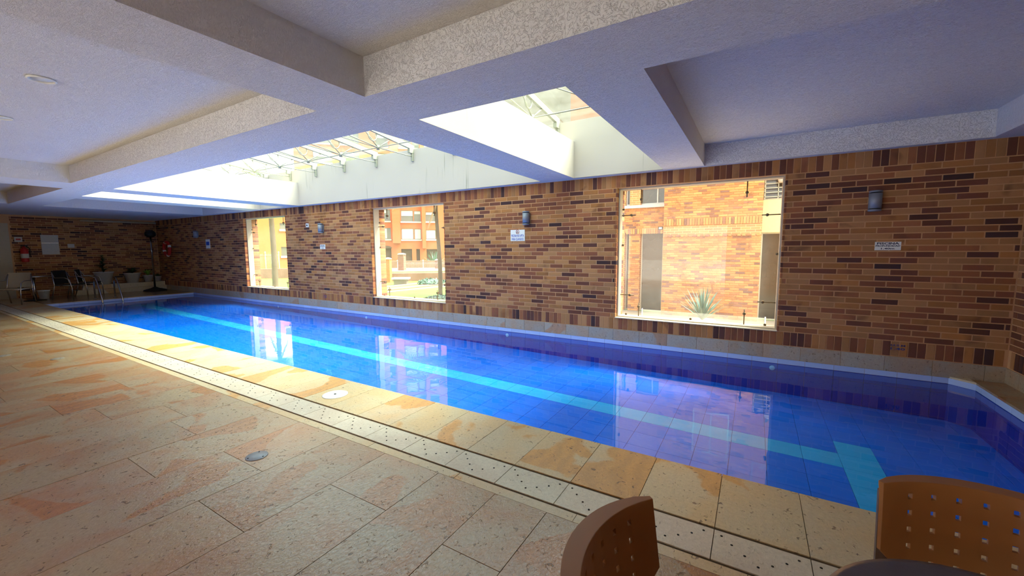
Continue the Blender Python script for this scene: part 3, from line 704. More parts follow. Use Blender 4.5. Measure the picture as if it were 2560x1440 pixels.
pane(-3.46, -2.70, GZ, 2.02, YR + .2); pane(-4.0, -3.85, GZ, 2.02, YR + .2); pane(.15, 1.25, GZ, 1.93, YR + .12, mul=(.62,))
f = pane(-3.99, -2.62, 2.98, 3.55, YR + .1, 'sill', (-2.95,))
mb = MB(); [nbox((-3.94 + .06 * i, YR + .16, 3.02), (-3.90 + .06 * i, YR + .19, 3.50)) for i in range(21)]; mb.build('blind_slats', M['wood'], f, kind='stuff')
mb = MB(); nbox((-4.05, YR - .08, 2.86), (-2.60, YR + .1, 2.96)); mb.build('window_sill', M['sill'], nb)
f = pane(.17, 1.25, 2.92, 3.75, YR + .2, 'frame')
mb = MB()
for i in range(6): nbox((.17, YR + .02, 2.98 + .13 * i), (1.25, YR + .035, 3.0 + .13 * i))
for i in range(4): nbox((.17 + .34 * i, YR + .02, 2.92), (.19 + .34 * i, YR + .04, 3.75))
mb.build('window_grille', M['frame'], nb)
for (z0, z1) in ((3.62, 5.05),): pane(-1.50, -.45, z0, z1, YB - .01, 'frame', (-.98,)); 
pane(-1.50, -.45, 6.4, 7.8, YB - .01, 'frame', (-.98,)); pane(.22, 1.3, 5.2, 6.6, YR - .01, 'sill', (.74,))
it = []
def obw(x0, x1, z0, courses, y, lim, holes=(), nm='brick'):
    def sp(z):
        r = [(x0, x1)]
        for (a, b, c, d) in holes:
            if c < z < d:
                n_ = []
                for (p, q) in r:
                    if b <= p or a >= q: n_.append((p, q))
                    else:
                        if a > p: n_.append((p, a))
                        if b < q: n_.append((b, q))
                r = n_
        return r
    h = empty('x', (0, 0, 0)); ob0 = set(bpy.data.objects)
    brick_wall(h, sp, x0, x1, z0, courses, .0717, y, lambda u, z: abs(u + 1.2) + abs(z - 1.3), PAL_OUT, lim, nm)
    for o in [o for o in bpy.data.objects if o.parent == h]:
        o.parent = nb; o.location = Vector(o.location) - nb.location
    bpy.data.objects.remove(h)
obw(-2.60, .15, GZ, 36, YB, 150, nm='brick'); obw(-2.60, .15, 2.42, 50, YB, 100, [(-1.5, -.45, 3.62, 5.05)])
obw(-4.0, -2.60, GZ + .0717 * 38, 0, YR, 0)
obw(-4.3, -2.60, 2.10, 10, YR, 40, [])
obw(-3.85, -2.60, GZ, 38, YR, 10, [(-3.46, -2.70, GZ, 2.02)])
SOL = []; uo = MB().brick((-.5, -.5, -.5), (.5, .5, .5), 1, -1, .05).mesh('unit_soldier'); uo.materials.append(M['brick'])
def nbi(nm, c, s, col): inst(nm, uo, nb, rel(nb, c), s, col)
k = 0
for i in range(35): nbi('soldier_brick', (-2.56 + i * .078, YB - .006, 2.30), (.066, .03, .21), pick(PAL_OUT))
for i in range(22): nbi('dentil_brick', (-2.50 + i * .122, YB - .03, 1.86 + (i % 2) * .0), (.085, .06, .06), pick(PAL_OUT))
for i in range(17): nbi('soldier_brick', (-3.92 + i * .078, YR - .0, 2.06), (.066, .03, .18), pick(PAL_OUT))
for o in nb.children:
    pass
fl = empty('floodlight', (-2.66, 13.86, 2.12), 0, 'small black floodlight on the corner of the brick building', 'light')
mb = MB(); mb.box((-.07, -.05, -.05), (.07, 0, .05)); mb.build('lamp_head', M['lamp_dark'], fl)
mb = MB(); mb.box((-.045, -.056, -.03), (.045, -.050, .03)); mb.build('lens', M['sill'], fl)
mb = MB(); mb.box((-.012, -.02, -.03), (.012, .16, -.01)); mb.build('mount', M['lamp_dark'], fl)
# plants
def blade(mb_, base, az, tilt, L, w, curve, n=6, col=None):
    d = Vector((math.cos(az), math.sin(az), 0)); sd_ = Vector((-math.sin(az), math.cos(az), 0)); pts = []
    for i in range(n + 1):
        t = i / n; a = tilt + curve * t; 
        if i == 0: p = Vector(base)
        else: p = p + (d * math.sin(a) + Vector((0, 0, math.cos(a)))) * (L / n)
        ww = w * (math.sin(math.pi * min(1, .18 + t * .82)) ** .8 if t < 1 else .02); ww = w * max(.04, (1 - t) ** .7) if t > .35 else w * (.75 + .7 * t)
        pts.append((p - sd_ * ww / 2, p + sd_ * ww / 2 , p - Vector((0, 0, 0)) - (d * math.cos(a) - Vector((0, 0, math.sin(a)))) * -ww * .18))
    b0 = len(mb_.v)
    for (l, r, m_) in pts: mb_.v += [tuple(l), tuple(m_), tuple(r)]
    for i in range(n):
        q = b0 + i * 3; mb_.face((q, q + 1, q + 4, q + 3), col, 0, True); mb_.face((q + 1, q + 2, q + 5, q + 4), col, 0, True)
def agave(loc, L, nleaf, lab, grp=None, pot=True, w=.055, seed=3):
    rd = random.Random(seed); o = empty('agave', loc, 0, lab, 'plant', grp)
    for i in range(nleaf):
        t = i / nleaf; mb = MB(); blade(mb, (0, 0, .0), i * 2.4, .08 + .95 * t + rd.uniform(-.06, .06), L * rd.uniform(.8, 1.05), w, rd.uniform(.02, .25)); mb.build('leaf', M['agave'], o)
    if pot:
        mb = MB(); mb.lathe([(.15, -.42), (.21, -.10), (.25, -.06), (.25, .0), (.22, .0), (.20, -.05), (.001, -.05)], n=24); mb.build('pot', M['pot'], o)
    return o
agave((-.86, 9.0, .02), .70, 46, 'spiky blue-green agave in a pot outside the right window')
# low hazy glass screen outside the right window
gs = empty('glass_screen', (-.72, 7.3, GZ), 0, 'low hazy glass screen standing outside the right window', 'screen')
mb = MB(); mb.box((-.96, -.006, .0), (.92, .006, 1.155)); mb.build('glass_pane', M['screen_glass'], gs)
for x_ in (-.955, .905): 
    mb = MB(); mb.tube([(x_, 0, 0), (x_, 0, 1.17)], .010, 8); mb.build('post', M['steel'], gs)
# window box plant behind the grille
o = empty('window_plant', (.62, 14.25, 3.55), 0, 'leafy potted plant above the pale panel at the top right of the right window', 'plant')
for i in range(26):
    mb = MB(); blade(mb, (random.uniform(-.15, .15), 0, 0), i * 2.4, .3 + .9 * random.random(), .34, .03, .5, 4); mb.build('leaf', M['leaf_bright'], o)
mb = MB(); mb.lathe([(.001, -.2), (.12, -.2), (.16, 0), (.001, 0)], n=16); mb.build('pot', M['pot'], o)
# ---- garden behind the middle window
D60 = 63.0
def far_building(name, pxc, depth, label, feats, u0, u1, ztop, mat, group=None):
    c = at_z(pxc, 0, 0) if False else None
    d = ray(pxc, 621); d = Vector((d.x, d.y, 0)); dep = depth / (F * 1.0); base = Vector((0, 0, 0)) + d * dep; base.z = GZ
    rz = math.atan2(-d.x, d.y)
    o = empty(name, base, rz, label, 'building'); m_ = []
    return o
def P2(px, py, cx, sc): return ((px - cx) / sc, (621.5 - py) / sc + 1.5 - GZ)
ob = far_building('orange_building', 1020, D60, 'large orange apartment building with white sills seen through the middle window', None, 0, 0, 30, 'orange')
sc = F / D60; cxp = 1020
C5 = lambda x, y: (920 + x / 5.333, 500 + y / 5.333)
def rect(x0, y0, x1, y1): a = P2(*C5(x0, y0), cxp, sc); b = P2(*C5(x1, y1), cxp, sc); return (a[0], b[0], b[1], a[1])   # u0,u1,z0,z1
wins = []
base_rows = [rect(170, 375, 320, 520), rect(455, 380, 612, 525), rect(622, 385, 710, 525), rect(772, 395, 905, 522)]
STO = 237 / 5.333 / sc
for s_ in range(0, 8):
    for (a, b, c, d) in base_rows: wins.append((a, b, c + STO * s_, d + STO * s_))
    if s_ > 0:
        for off in (-9.2, 11.4, 16.2, -13): wins.append((off, off + 2.6, base_rows[0][2] + STO * s_, base_rows[0][3] + STO * s_))
for off in (11.4, 16.2): wins.append((off, off + 2.6, base_rows[0][2], base_rows[0][3]))
# wall skin pieces between windows: build as grid with holes
def holes_wall(mb_, u0, u1, z0, z1, hs, y, depth):
    us = sorted(set([u0, u1] + [v for h in hs for v in h[:2]])); zs = sorted(set([z0, z1] + [v for h in hs for v in h[2:]]))
    for i in range(len(us) - 1):
        run = None
        for j in range(len(zs) - 1):
            uc, zc = (us[i] + us[i + 1]) / 2, (zs[j] + zs[j + 1]) / 2
            if any(h[0] < uc < h[1] and h[2] < zc < h[3] for h in hs):
                if run is not None: mb_.box((us[i], y, run), (us[i + 1], y + depth, zs[j])); run = None
            elif run is None: run = zs[j]
        if run is not None: mb_.box((us[i], y, run), (us[i + 1], y + depth, z1))
gr = [rect(185, 640, 320, 830), rect(445, 650, 585, 840), rect(640, 652, 688, 840), rect(775, 655, 930, 840)]
gr = [(a, b, 0.0, d) for (a, b, c, d) in gr]
mb = MB(); holes_wall(mb, -15.5, 21, 0, 2.2 + STO * 8.6, wins + gr, 0, .5); mb.build('wall', M['orange'], ob)
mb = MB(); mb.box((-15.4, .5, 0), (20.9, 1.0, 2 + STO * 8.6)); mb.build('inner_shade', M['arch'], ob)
a = rect(345, 0, 443, 575); b = rect(722, 0, 770, 645)
mb = MB(); mb.box((a[0], -1.1, a[2]), (a[1], 0, 2.2 + STO * 8.6)); mb.build('bay', M['orange'], ob)
mb = MB(); mb.box((b[0], -.8, b[2]), (b[1], 0, 2.2 + STO * 8.6)); mb.build('bay', M['orange'], ob)
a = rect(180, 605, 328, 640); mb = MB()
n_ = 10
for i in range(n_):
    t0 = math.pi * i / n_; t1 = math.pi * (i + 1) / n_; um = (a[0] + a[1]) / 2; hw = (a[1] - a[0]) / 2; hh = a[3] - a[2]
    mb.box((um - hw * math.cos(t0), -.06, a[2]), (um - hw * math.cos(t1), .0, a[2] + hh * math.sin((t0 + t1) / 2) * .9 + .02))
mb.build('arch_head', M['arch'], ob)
for i, (a, b, c, d) in enumerate(wins):
    mb = MB(); t = .07; mb.box((a, .12, c), (a + t, .2, d)); mb.box((b - t, .12, c), (b, .2, d)); mb.box((a + t, .12, d - t), (b - t, .2, d)); f = mb.build('window_frame', M['pane_far'], ob)
    mb = MB(); mb.box((a + .07, .16, c), (b - .07, .19, d - .07)); mb.build('pane', M['pane_far'], f)
    h = (.95 if i < 4 else random.choice([.3, .5, .9])); g = (b - a) * (.72 if i % 4 == 0 else 1)
    mb = MB(); mb.box((a + .08, .1, d - (d - c) * h), (a + g - .08, .13, d - .07)); mb.build('blind', M['blind'], f)
    mb = MB(); mb.box((a - .08, -.12, c - .22), (b + .08, .1, c)); mb.build('window_sill', M['sill'], ob)
mb = MB(); mb.box((-15.6, -.2, 2.2 + STO * 8.6), (21.1, 1.2, 2.5 + STO * 8.6)); mb.build('cornice', M['sill'], ob)
# second, ochre building behind the left window
d2 = 40.0; oc = far_building('ochre_building', 665, d2, 'plain ochre rendered building with one shuttered window seen through the left window', None, 0, 0, 9, 'orange2')
sc2 = F / d2; Q = lambda x, y: P2(600 + x / 6.54, 520 + y / 6.54, 665, sc2)
def rect2(x0, y0, x1, y1): a = Q(x0, y0); b = Q(x1, y1); return (a[0], b[0], b[1], a[1])
w2 = [rect2(640, 620, 760, 770), rect2(640, 230, 760, 330), rect2(800, 620, 920, 770), rect2(800, 230, 920, 330)]
w2 += [(a, b, c + 2.9 * k, d + 2.9 * k) for (a, b, c, d) in w2[1::2] for k in (1,)]
mb = MB(); holes_wall(mb, -9.0, 4.6, 0, 8.0, w2, 0, .4); mb.build('wall', M['orange2'], oc)
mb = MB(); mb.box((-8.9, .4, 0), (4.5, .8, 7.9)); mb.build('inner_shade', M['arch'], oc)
for (a, b, c, d) in w2:
    mb = MB(); mb.box((a, .1, c), (b, .14, d)); f = mb.build('shutter', M['pane_far'], oc)
    mb = MB(); mb.box((a - .06, -.1, c - .2), (b + .06, .1, c)); mb.build('window_sill', M['sill'], oc)
# garden walls, paths, lawn strips (laid parallel to the pool house)
def strip(name, p0, p1, half, h, mat, label, cat, z0=GZ):
    a = at_z(*p0, z0); b = at_z(*p1, z0); d = (b - a); L = d.length; rz = math.atan2(d.y, d.x)
    mb = MB(); mb.box((0, -half, 0), (L, half, h)); o = mb.build(name, M[mat], label=label, cat=cat); o.location = a; o.rotation_euler = (0, 0, rz); return o
strip('garden_kerb', (880, 742), (1190, 708), .22, .06, 'kerb', 'nearest pale kerb crossing the lawn outside the middle window', 'kerb')
strip('brick_path', (880, 733), (1190, 702), .5, .04, 'path', 'brick path between the pale garden kerbs outside the middle window', 'path')
strip('garden_kerb', (880, 727), (1190, 695), .16, .06, 'kerb', 'second pale kerb behind the brick path outside the middle window', 'kerb')
strip('retaining_wall', (880, 704), (1190, 700), .25, .55, 'path', 'low brick retaining wall behind the stone bench', 'wall')
strip('garden_path', (880, 690), (1190, 686), 2.8, .50, 'kerb', 'pale raised garden path behind the brick retaining wall', 'path')
strip('retaining_wall', (900, 676), (1190, 672), .4, .95, 'path', 'far brick retaining wall below the orange building', 'wall')
strip('retaining_wall', (560, 698), (770, 694), .25, .75, 'path', 'long low wall in front of the ochre building', 'wall')
def gp(px, py, z=GZ): return at_z(px, py, z)
def pillar(px, pyb, pyt, wpx, lab, mat, capm='sill', part_bricks=True):
    p = gp(px, pyb); dist = ROT.transposed() @ (p - Vector((0, 0, EYE))); dp = -dist.z; s_ = dp / F; h = (pyb - pyt) * s_; w = wpx * s_ / 2
    o = empty('brick_pillar', p, .4, lab, 'pillar'); n_ = max(4, int(h / .16)); ch = (h - .12) / n_
    for i in range(n_):
        mb = MB(); q = w * (1 if i % 2 else .985); mb.box((-q, -q, i * ch), (q, q, i * ch + ch * .93)); mb.build('brick_course', M[mat], o)
    mb = MB(); mb.box((-w * .94, -w * .94, 0), (w * .94, w * .94, h - .12)); mb.build('mortar_core', M['outer_mortar'], o)
    mb = MB(); mb.lathe([(w * 1.35, h - .12), (w * 1.4, h - .07), (w * .9, h - .02), (w * .4, h), (.001, h + .01)], n=12); mb.build('cap', M[capm], o); return o
pillar(972, 706, 644, 13, 'orange brick pillar with a white cap left of the stone bench', 'orange2')
pillar(1006, 691, 633, 15, 'taller brown brick pillar behind the stone bench', 'path')
pillar(1093, 685, 648, 8, 'slim brick pillar behind the palm trunk', 'path')
pillar(1081, 697, 684, 12, 'short stubby pale brick block on the lawn', 'plaster_out')
# bench
p = gp(1003, 712); o = empty('stone_bench', p, .55, 'pale stone bench on the lawn outside the middle window', 'bench')
mb = MB(); mb.box((-.52, -.3, .36), (.52, .3, .46)); mb.build('seat', M['sill'], o)
mb = MB(); mb.box((-.40, -.24, 0), (.40, .24, .36)); mb.build('base', M['concrete'], o)
# railings
def fence(px0, py0, px1, py1, h, n_, lab, spikes=True, z0=GZ):
    a = gp(px0, py0, z0); b = gp(px1, py1, z0); d = b - a; o = empty('iron_fence', a, math.atan2(d.y, d.x), lab, 'fence'); L = d.length
    for zz in (.18, h - .2): mb = MB(); mb.box((0, -.02, zz), (L, .02, zz + .035)); mb.build('rail', M['iron'], o)
    mbp = MB(); mbp.tube([(0, 0, 0), (0, 0, h)], [.012, .012], 5); me = mbp.mesh('picket'); me.materials.append(M['iron'])
    for i in range(n_): inst('picket', me, o, (L * (i + .5) / n_, 0, 0), (1, 1, random.uniform(.97, 1.0)))
    mbp = MB(); mbp.tube([(0, 0, 0), (0, 0, h + .08)], .03, 6); mbp.lathe([(.001, h + .06), (.06, h + .08), (.06, h + .14), (.001, h + .19)], n=10); me2 = mbp.mesh('fence_post'); me2.materials.append(M['sill'])
    for i in range(4): inst('fence_post', me2, o, (L * i / 3, 0, 0))
fence(995, 690, 1180, 686, 1.15, 60, 'iron railing with pale ball-topped posts crossing the middle window view')
fence(600, 690, 700, 690, 1.9, 34, 'tall thin iron fence in front of the ochre building')
# hedge mounds and garden agave
def mound(px, py, rx, rz, lab, mat='agave'):
    o = empty('shrub', gp(px, py), 0, lab, 'shrub'); rd = random.Random(px); mb = MB()
    for i in range(260):
        a = rd.uniform(0, 6.28); r = math.sqrt(rd.random()); c = Vector((math.cos(a) * r * rx, math.sin(a) * r * rx, rz * math.sqrt(max(0, 1 - r * r)) * rd.uniform(.6, 1)))
        s_ = .09; u = Vector((rd.uniform(-1, 1), rd.uniform(-1, 1), rd.uniform(-1, 1))).normalized() * s_; v = u.orthogonal().normalized() * s_ * .5
        mb.quad([c - u, c + v, c + u, c - v])
    mb.build('foliage', M[mat], o, kind='stuff'); mb = MB(); mb.lathe([(rx * .9, 0), (rx * .8, rz * .45), (rx * .45, rz * .75), (.001, rz * .85)], n=12); mb.build('leafy_core', M[mat], o)
mound(1080, 710, .95, .38, 'low spreading shrub at the foot of the short pale brick block')
mound(960, 668, 1.6, .9, 'green shrub beside the arched doorway of the orange building', 'leaf')
mound(1105, 752, .9, .22, 'low grassy clump beside the palm trunk')
a_ = agave(gp(1088, 668), 2.3, 34, 'large spiky grey-green agave in front of the orange building', pot=False, w=.17, seed=9)
# palms
def palm(px, pyb, zt, r0, lab, nfr, L, dead=0, lean=.0, seed=1):
    rd = random.Random(seed); p = gp(px, pyb); o = empty('palm_tree', p, 0, lab, 'tree'); H = zt - GZ
    pts = []; rr = []
    for i in range(29):
        t = i / 28; pts.append((lean * t + .05 * math.sin(t * 5), 0, H * t)); rr.append(r0 * (1.25 - .35 * t) * (1 + .05 * (i % 2)))
    mb = MB(); mb.tube(pts, rr, 12); mb.build('trunk', M['trunk'], o)
    top = Vector((lean, 0, H))
    for k in range(nfr + dead):
        az = k * 2.4 + rd.uniform(-.2, .2); dd = k >= nfr; el = rd.uniform(.2, 1.2) if not dd else 2.6; ln = L * rd.uniform(.85, 1.1) * (.6 if dd else 1)
        mb = MB(); d = Vector((math.cos(az), math.sin(az), 0)); s_ = Vector((-math.sin(az), math.cos(az), 0)); q = top.copy(); spine = [q.copy()]; n_ = 12
        for i in range(n_):
            a = el + (1.5 * (i / n_) ** 1.3 if not dd else .3 * i / n_); q = q + (d * math.sin(a) + Vector((0, 0, math.cos(a)))) * ln / n_; spine.append(q.copy())
        mb.tube(spine, [.022 * (1 - .8 * i / n_) for i in range(n_ + 1)], 5)
        for i in range(2, n_ * 3):
            t = i / (n_ * 3); j = t * n_; a0 = spine[int(j)]; b0 = spine[min(n_, int(j) + 1)]; c = a0.lerp(b0, j - int(j)); ll = ln * .30 * math.sin(math.pi * min(.98, .15 + t * .85)) * (.7 if dd else 1)
            tn = (b0 - a0).normalized()
            for sg in (-1, 1):
                e = c + (s_ * sg * .65 + tn * .5 + Vector((0, 0, -.45 - (.5 if dd else 0)))).normalized() * ll; wv = tn * .022
                mb.quad([c - wv, c + wv, e + wv * .15, e - wv * .15])
        mb.build('frond', M['dead'] if dd else M['frond'], o)
    return o
palm(1101, 738, 3.62, .085, 'slim palm tree with drooping fronds filling the top of the middle window', 15, 2.5, 1, -.1, 5)
palm(689, 724, 4.6, .125, 'thick palm trunk standing behind the left window', 11, 2.3, 2, .05, 8)
# ------------------------------------------------------------------ far end of the pool hall
ldg = MB(); ldg.box((XW, 4.0, 0), (XW + .55, YW, .16)); ldg.box((XW, 4.2, .16), (XW + .42, YW, .31)); ldg.build('planter_ledge', M['coping'], label='low stone ledge along the far dark brick wall', cat='ledge')
def potted(x, y, z, r, h, kind, lab):
    o = empty('potted_plant', (x, y, z), 0, lab, 'plant', 'potted plants on the far ledge'); rd = random.Random(int(y * 100))
    mb = MB(); mb.lathe([(r * .62, 0), (r * .92, h * .92), (r, h * .93), (r, h), (r * .9, h), (r * .88, h * .93), (.001, h * .93)], n=24); mb.build('pot', M['pot'], o)
    mb = MB(); mb.lathe([(.001, h * .90), (r * .87, h * .90), (r * .87, h * .94), (.001, h * .94)], n=20); mb.build('soil', M['soil'], o)
    for i in range(46 if kind != 'leafy' else 18):
        mb = MB()
        if kind == 'cone': zz = h + rd.random() * .62; blade(mb, (0, 0, zz * .95), i * 2.4, 1.0 - .6 * (zz - h), .27 * (1.25 - (zz - h) / .62), .05, .5, 4)
        elif kind == 'bush': blade(mb, (rd.uniform(-.05, .05), 0, h), i * 2.4, rd.uniform(.1, 1.2), .26 if r > .2 else .12, .06, .6, 4)
        else: blade(mb, (0, 0, h), i * 2.4, rd.uniform(.05, .6), .26, .07, .7, 5)
        mb.build('leaf', M['leaf_bright' if kind == 'leafy' else 'leaf'], o)
    if kind == 'cone': mb = MB(); mb.tube([(0, 0, h * .9), (0, 0, h + .6)], [.02, .006], 6); mb.build('stem', M['trunk'], o)
    return o
potted(-19.70, 4.80, .31, .27, .44, 'cone', 'tall dark conifer in the largest white pot on the far ledge')
potted(-19.70, 5.56, .31, .25, .36, 'bush', 'bushy dark plant in the middle white pot on the far ledge')
potted(-19.74, 6.02, .31, .155, .25, 'leafy', 'bright-leaved plant in the small white pot behind the heater pole')
potted(-19.74, 6.31, .31, .12, .20, 'bush', 'small dark plant in the pot at the corner of the far ledge')
# patio heater
o = empty('patio_heater', (-19.1, 6.0, 0), 0, 'tall steel pole with a dark rounded head and base in the far corner', 'heater')
mb = MB(); mb.tube([(0, 0, .1), (0, 0, 1.42), (0, 0, 1.43), (0, 0, 1.52), (0, 0, 1.53), (0, 0, 2.0)], [.030, .030, .036, .036, .028, .028], 12); mb.build('pole', M['steel'], o)
mb = MB(); mb.lathe([(.001, 1.98), (.10, 1.98), (.155, 2.04), (.16, 2.12), (.12, 2.20), (.001, 2.23)], n=24); mb.build('head', M['dark'], o)
mb = MB(); mb.lathe([(.001, 0), (.34, 0), (.33, .04), (.12, .10), (.05, .14), (.001, .14)], n=24); mb.build('base', M['dark'], o)
# lifebuoy
o = empty('lifebuoy', (-18.9, YW - .03, 1.55), 0, 'red and white ring lifebuoy hanging on the wall in the far corner', 'lifebuoy')
def arc(t0, t1, mat, nm, n_=10):
    mb = MB(); mb.tube([(math.cos(t) * .25, -.05, math.sin(t) * .25) for t in [t0 + (t1 - t0) * i / n_ for i in range(n_ + 1)]], .052, 10); mb.build(nm, M[mat], o)
for k in range(4): t = k * math.pi / 2 + .5; arc(t, t + math.pi / 2 - .3, 'red', 'ring_segment'); arc(t + math.pi / 2 - .3, t + math.pi / 2, 'white', 'white_band', 4)
# pool ladder
o = empty('pool_ladder', (-17.0, 4.28, 0), 0, 'steel pool ladder with two curved handrails at the far end of the pool', 'ladder')
for y_ in (-.23, .23):
    mb = MB(); mb.tube([(-.62, y_, -.005), (-.62, y_, .50), (-.58, y_, .60), (-.50, y_, .64), (-.40, y_, .62), (-.30, y_, .52), (-.08, y_, .16), (.0, y_, .02), (.02, y_, -.06), (.03, y_, ZF(-17) + .003)], .021, 10); mb.build('handrail', M['steel'], o)
    mb = MB(); mb.lathe([(.001, 0), (.055, 0), (.05, .012), (.02, .02), (.001, .02)], (-.62, y_, 0), 16); mb.build('flange', M['steel'], o)
mb = MB(); mb.box((-.02, -.23, -.115), (.06, .23, -.098)); mb.build('tread', M['steel'], o)
# door, panels, extinguisher on the far wall
mb = MB(); mb.box((XW, 1.75, 0), (XW + .05, 2.82, 2.36)); dr = mb.build('door_1', M['door'], kind='structure')
mb = MB(); mb.box((XW + .05, 1.85, .15), (XW + .06, 2.72, 2.2)); mb.build('door_panel', M['door'], dr)
mb = MB(); mb.tube([(XW + .06, 1.95, 1.0), (XW + .12, 1.95, 1.0), (XW + .12, 2.07, 1.0)], .012, 8); mb.build('door_handle', M['steel'], dr)
def plate(y0_, y1_, z0_, z1_, mat, lab, cat, nm='notice_board'):
    mb = MB(); mb.box((0, -(y1_ - y0_) / 2, -(z1_ - z0_) / 2), (.02, (y1_ - y0_) / 2, (z1_ - z0_) / 2)); o = mb.build(nm, M[mat], label=lab, cat=cat); o.location = (XW, (y0_ + y1_) / 2, (z0_ + z1_) / 2); return o
o = plate(3.47, 3.86, 1.38, 2.02, 'pot', 'tall pale notice board on the far brick wall', 'notice')
mb = MB(); mb.box((.02, -.19, .05), (.023, .19, .06)); mb.build('divider', M['steel'], o)
plate(4.06, 4.22, 1.60, 1.73, 'pot', 'small pale plate right of the tall notice board', 'notice', 'wall_plate')
o = plate(2.92, 3.08, 1.78, 1.94, 'pot', 'small square pictogram sign above the red extinguisher', 'sign', 'pictogram_sign')
mb = MB(); mb.box((.02, -.05, -.02), (.023, .05, .03)); mb.build('symbol', M['red'], o)
o = empty('fire_extinguisher', (XW + .11, 3.08, 1.15), 0, 'red fire extinguisher hanging on the far brick wall', 'extinguisher')
mb = MB(); mb.lathe([(.001, 0), (.08, 0), (.085, .03), (.085, .38), (.05, .44), (.025, .46), (.025, .50), (.001, .50)], n=20); mb.build('cylinder', M['red'], o)
mb = MB(); mb.lathe([(.0855, .12), (.087, .121), (.087, .26), (.0855, .261)], n=20); mb.build('paper_band', M['pot'], o)
mb = MB(); mb.box((-.02, -.06, .50), (.02, .08, .53)); mb.tube([(0, .05, .50), (0, .12, .42), (0, .11, .2)], .012, 8); mb.build('valve_and_hose', M['dark'], o)
mb = MB(); mb.tube([(0, 4.3 - 5.3, 0), (0, 1.06, 0)], .035, 10); o = mb.build('ceiling_tube', M['door'], label='cream tube running under the ceiling along the far wall', cat='pipe'); o.location = (XW + .06, 5.40, ZC - .10)
# round bar table and tube armchairs, far left
o = empty('patio_table', (-18.6, 2.98, 0), 0, 'round steel pedestal table at the dark far left', 'table')
mb = MB(); mb.tube([(0, 0, .03), (0, 0, .72)], .038, 12); mb.build('pedestal', M['steel'], o)
mb = MB(); mb.lathe([(.001, .72), (.35, .72), (.36, .735), (.35, .75), (.001, .75)], n=32); mb.build('tabletop', M['steel'], o)
mb = MB(); mb.lathe([(.001, 0), (.24, 0), (.23, .02), (.04, .045), (.001, .045)], n=24); mb.build('base', M['dark'], o)
def tube_chair(x, y, rz, lab, back='dark'):
    o = empty('tube_armchair', (x, y, 0), rz, lab, 'chair', 'steel tube armchairs at the far left'); w = .27
    for s_ in (-1, 1):
        mb = MB(); mb.tube([(s_ * w, -.26, 0), (s_ * w, -.25, .35), (s_ * w, -.20, .60), (s_ * w, -.08, .66), (s_ * w, .18, .66), (s_ * w * .9, .26, .84)], .014, 8); mb.build('arm_frame', M['steel'], o)
        mb = MB(); mb.tube([(s_ * w, .30, 0), (s_ * w, .20, .42), (s_ * w * .9, .26, .84)], .014, 8); mb.build('back_leg', M['steel'], o)
    mb = MB(); mb.tube([(-w, -.23, .42), (w, -.23, .42)], .012, 8); mb.tube([(-w, .20, .42), (w, .20, .42)], .012, 8); mb.tube([(-w, -.23, .42), (-w, .20, .42)], .012, 8); mb.tube([(w, -.23, .42), (w, .20, .42)], .012, 8); mb.build('seat_rail', M['steel'], o)
    mb = MB(); mb.box((-w + .02, -.24, .425), (w - .02, .20, .445)); mb.build('seat', M[back], o)
    mb = MB()
    for (z0_, z1_, y0_, y1_) in ((.46, .86, .20, .26),):
        pts = []
        for (xx) in (-.24, -.12, 0, .12, .24):
            for (zz, yy) in ((.46, .20), (.62, .235), (.78, .255), (.88, .265)): pts.append((xx, yy + .02 * (1 - (xx / .24) ** 2), zz))
        mb.v = pts + [(p[0], p[1] + .012, p[2]) for p in pts]
        for i in range(4):
            for j in range(3): q = i * 4 + j; mb.face((q, q + 4, q + 5, q + 1)); mb.face((q + 20, q + 21, q + 25, q + 24))
        for i in range(4): mb.face((i * 4 + 3, i * 4 + 7, i * 4 + 27, i * 4 + 23)); mb.face((i * 4, i * 4 + 20, i * 4 + 24, i * 4 + 4))
        mb.face((0, 1, 21, 20)); mb.face((1, 2, 22, 21)); mb.face((2, 3, 23, 22)); mb.face((16, 36, 37, 17)); mb.face((17, 37, 38, 18)); mb.face((18, 38, 39, 19))
    mb.build('backrest', M[back], o); return o
tube_chair(-17.9, 2.50, .9, 'tube armchair with a pale backrest cut by the left edge of the picture', 'door')
tube_chair(-18.55, 3.72, 2.3, 'dark tube armchair tucked against the steel pedestal table')
tube_chair(-19.15, 4.30, 2.7, 'dark tube armchair nearest the far ledge')
o = empty('bucket', (-19.1, 3.25, 0), 0, 'white bucket on the floor beneath the far armchairs', 'bucket')
mb = MB(); mb.lathe([(.10, 0), (.13, .24), (.14, .24), (.14, .27), (.125, .27), (.095, .01), (.001, .01)], n=20); mb.build('tub', M['white'], o)
mb = MB(); mb.tube([(math.cos(t) * .14, 0, .25 - math.sin(t) * .10) for t in [math.pi * i / 10 for i in range(11)]], .004, 6); mb.build('handle', M['steel'], o)
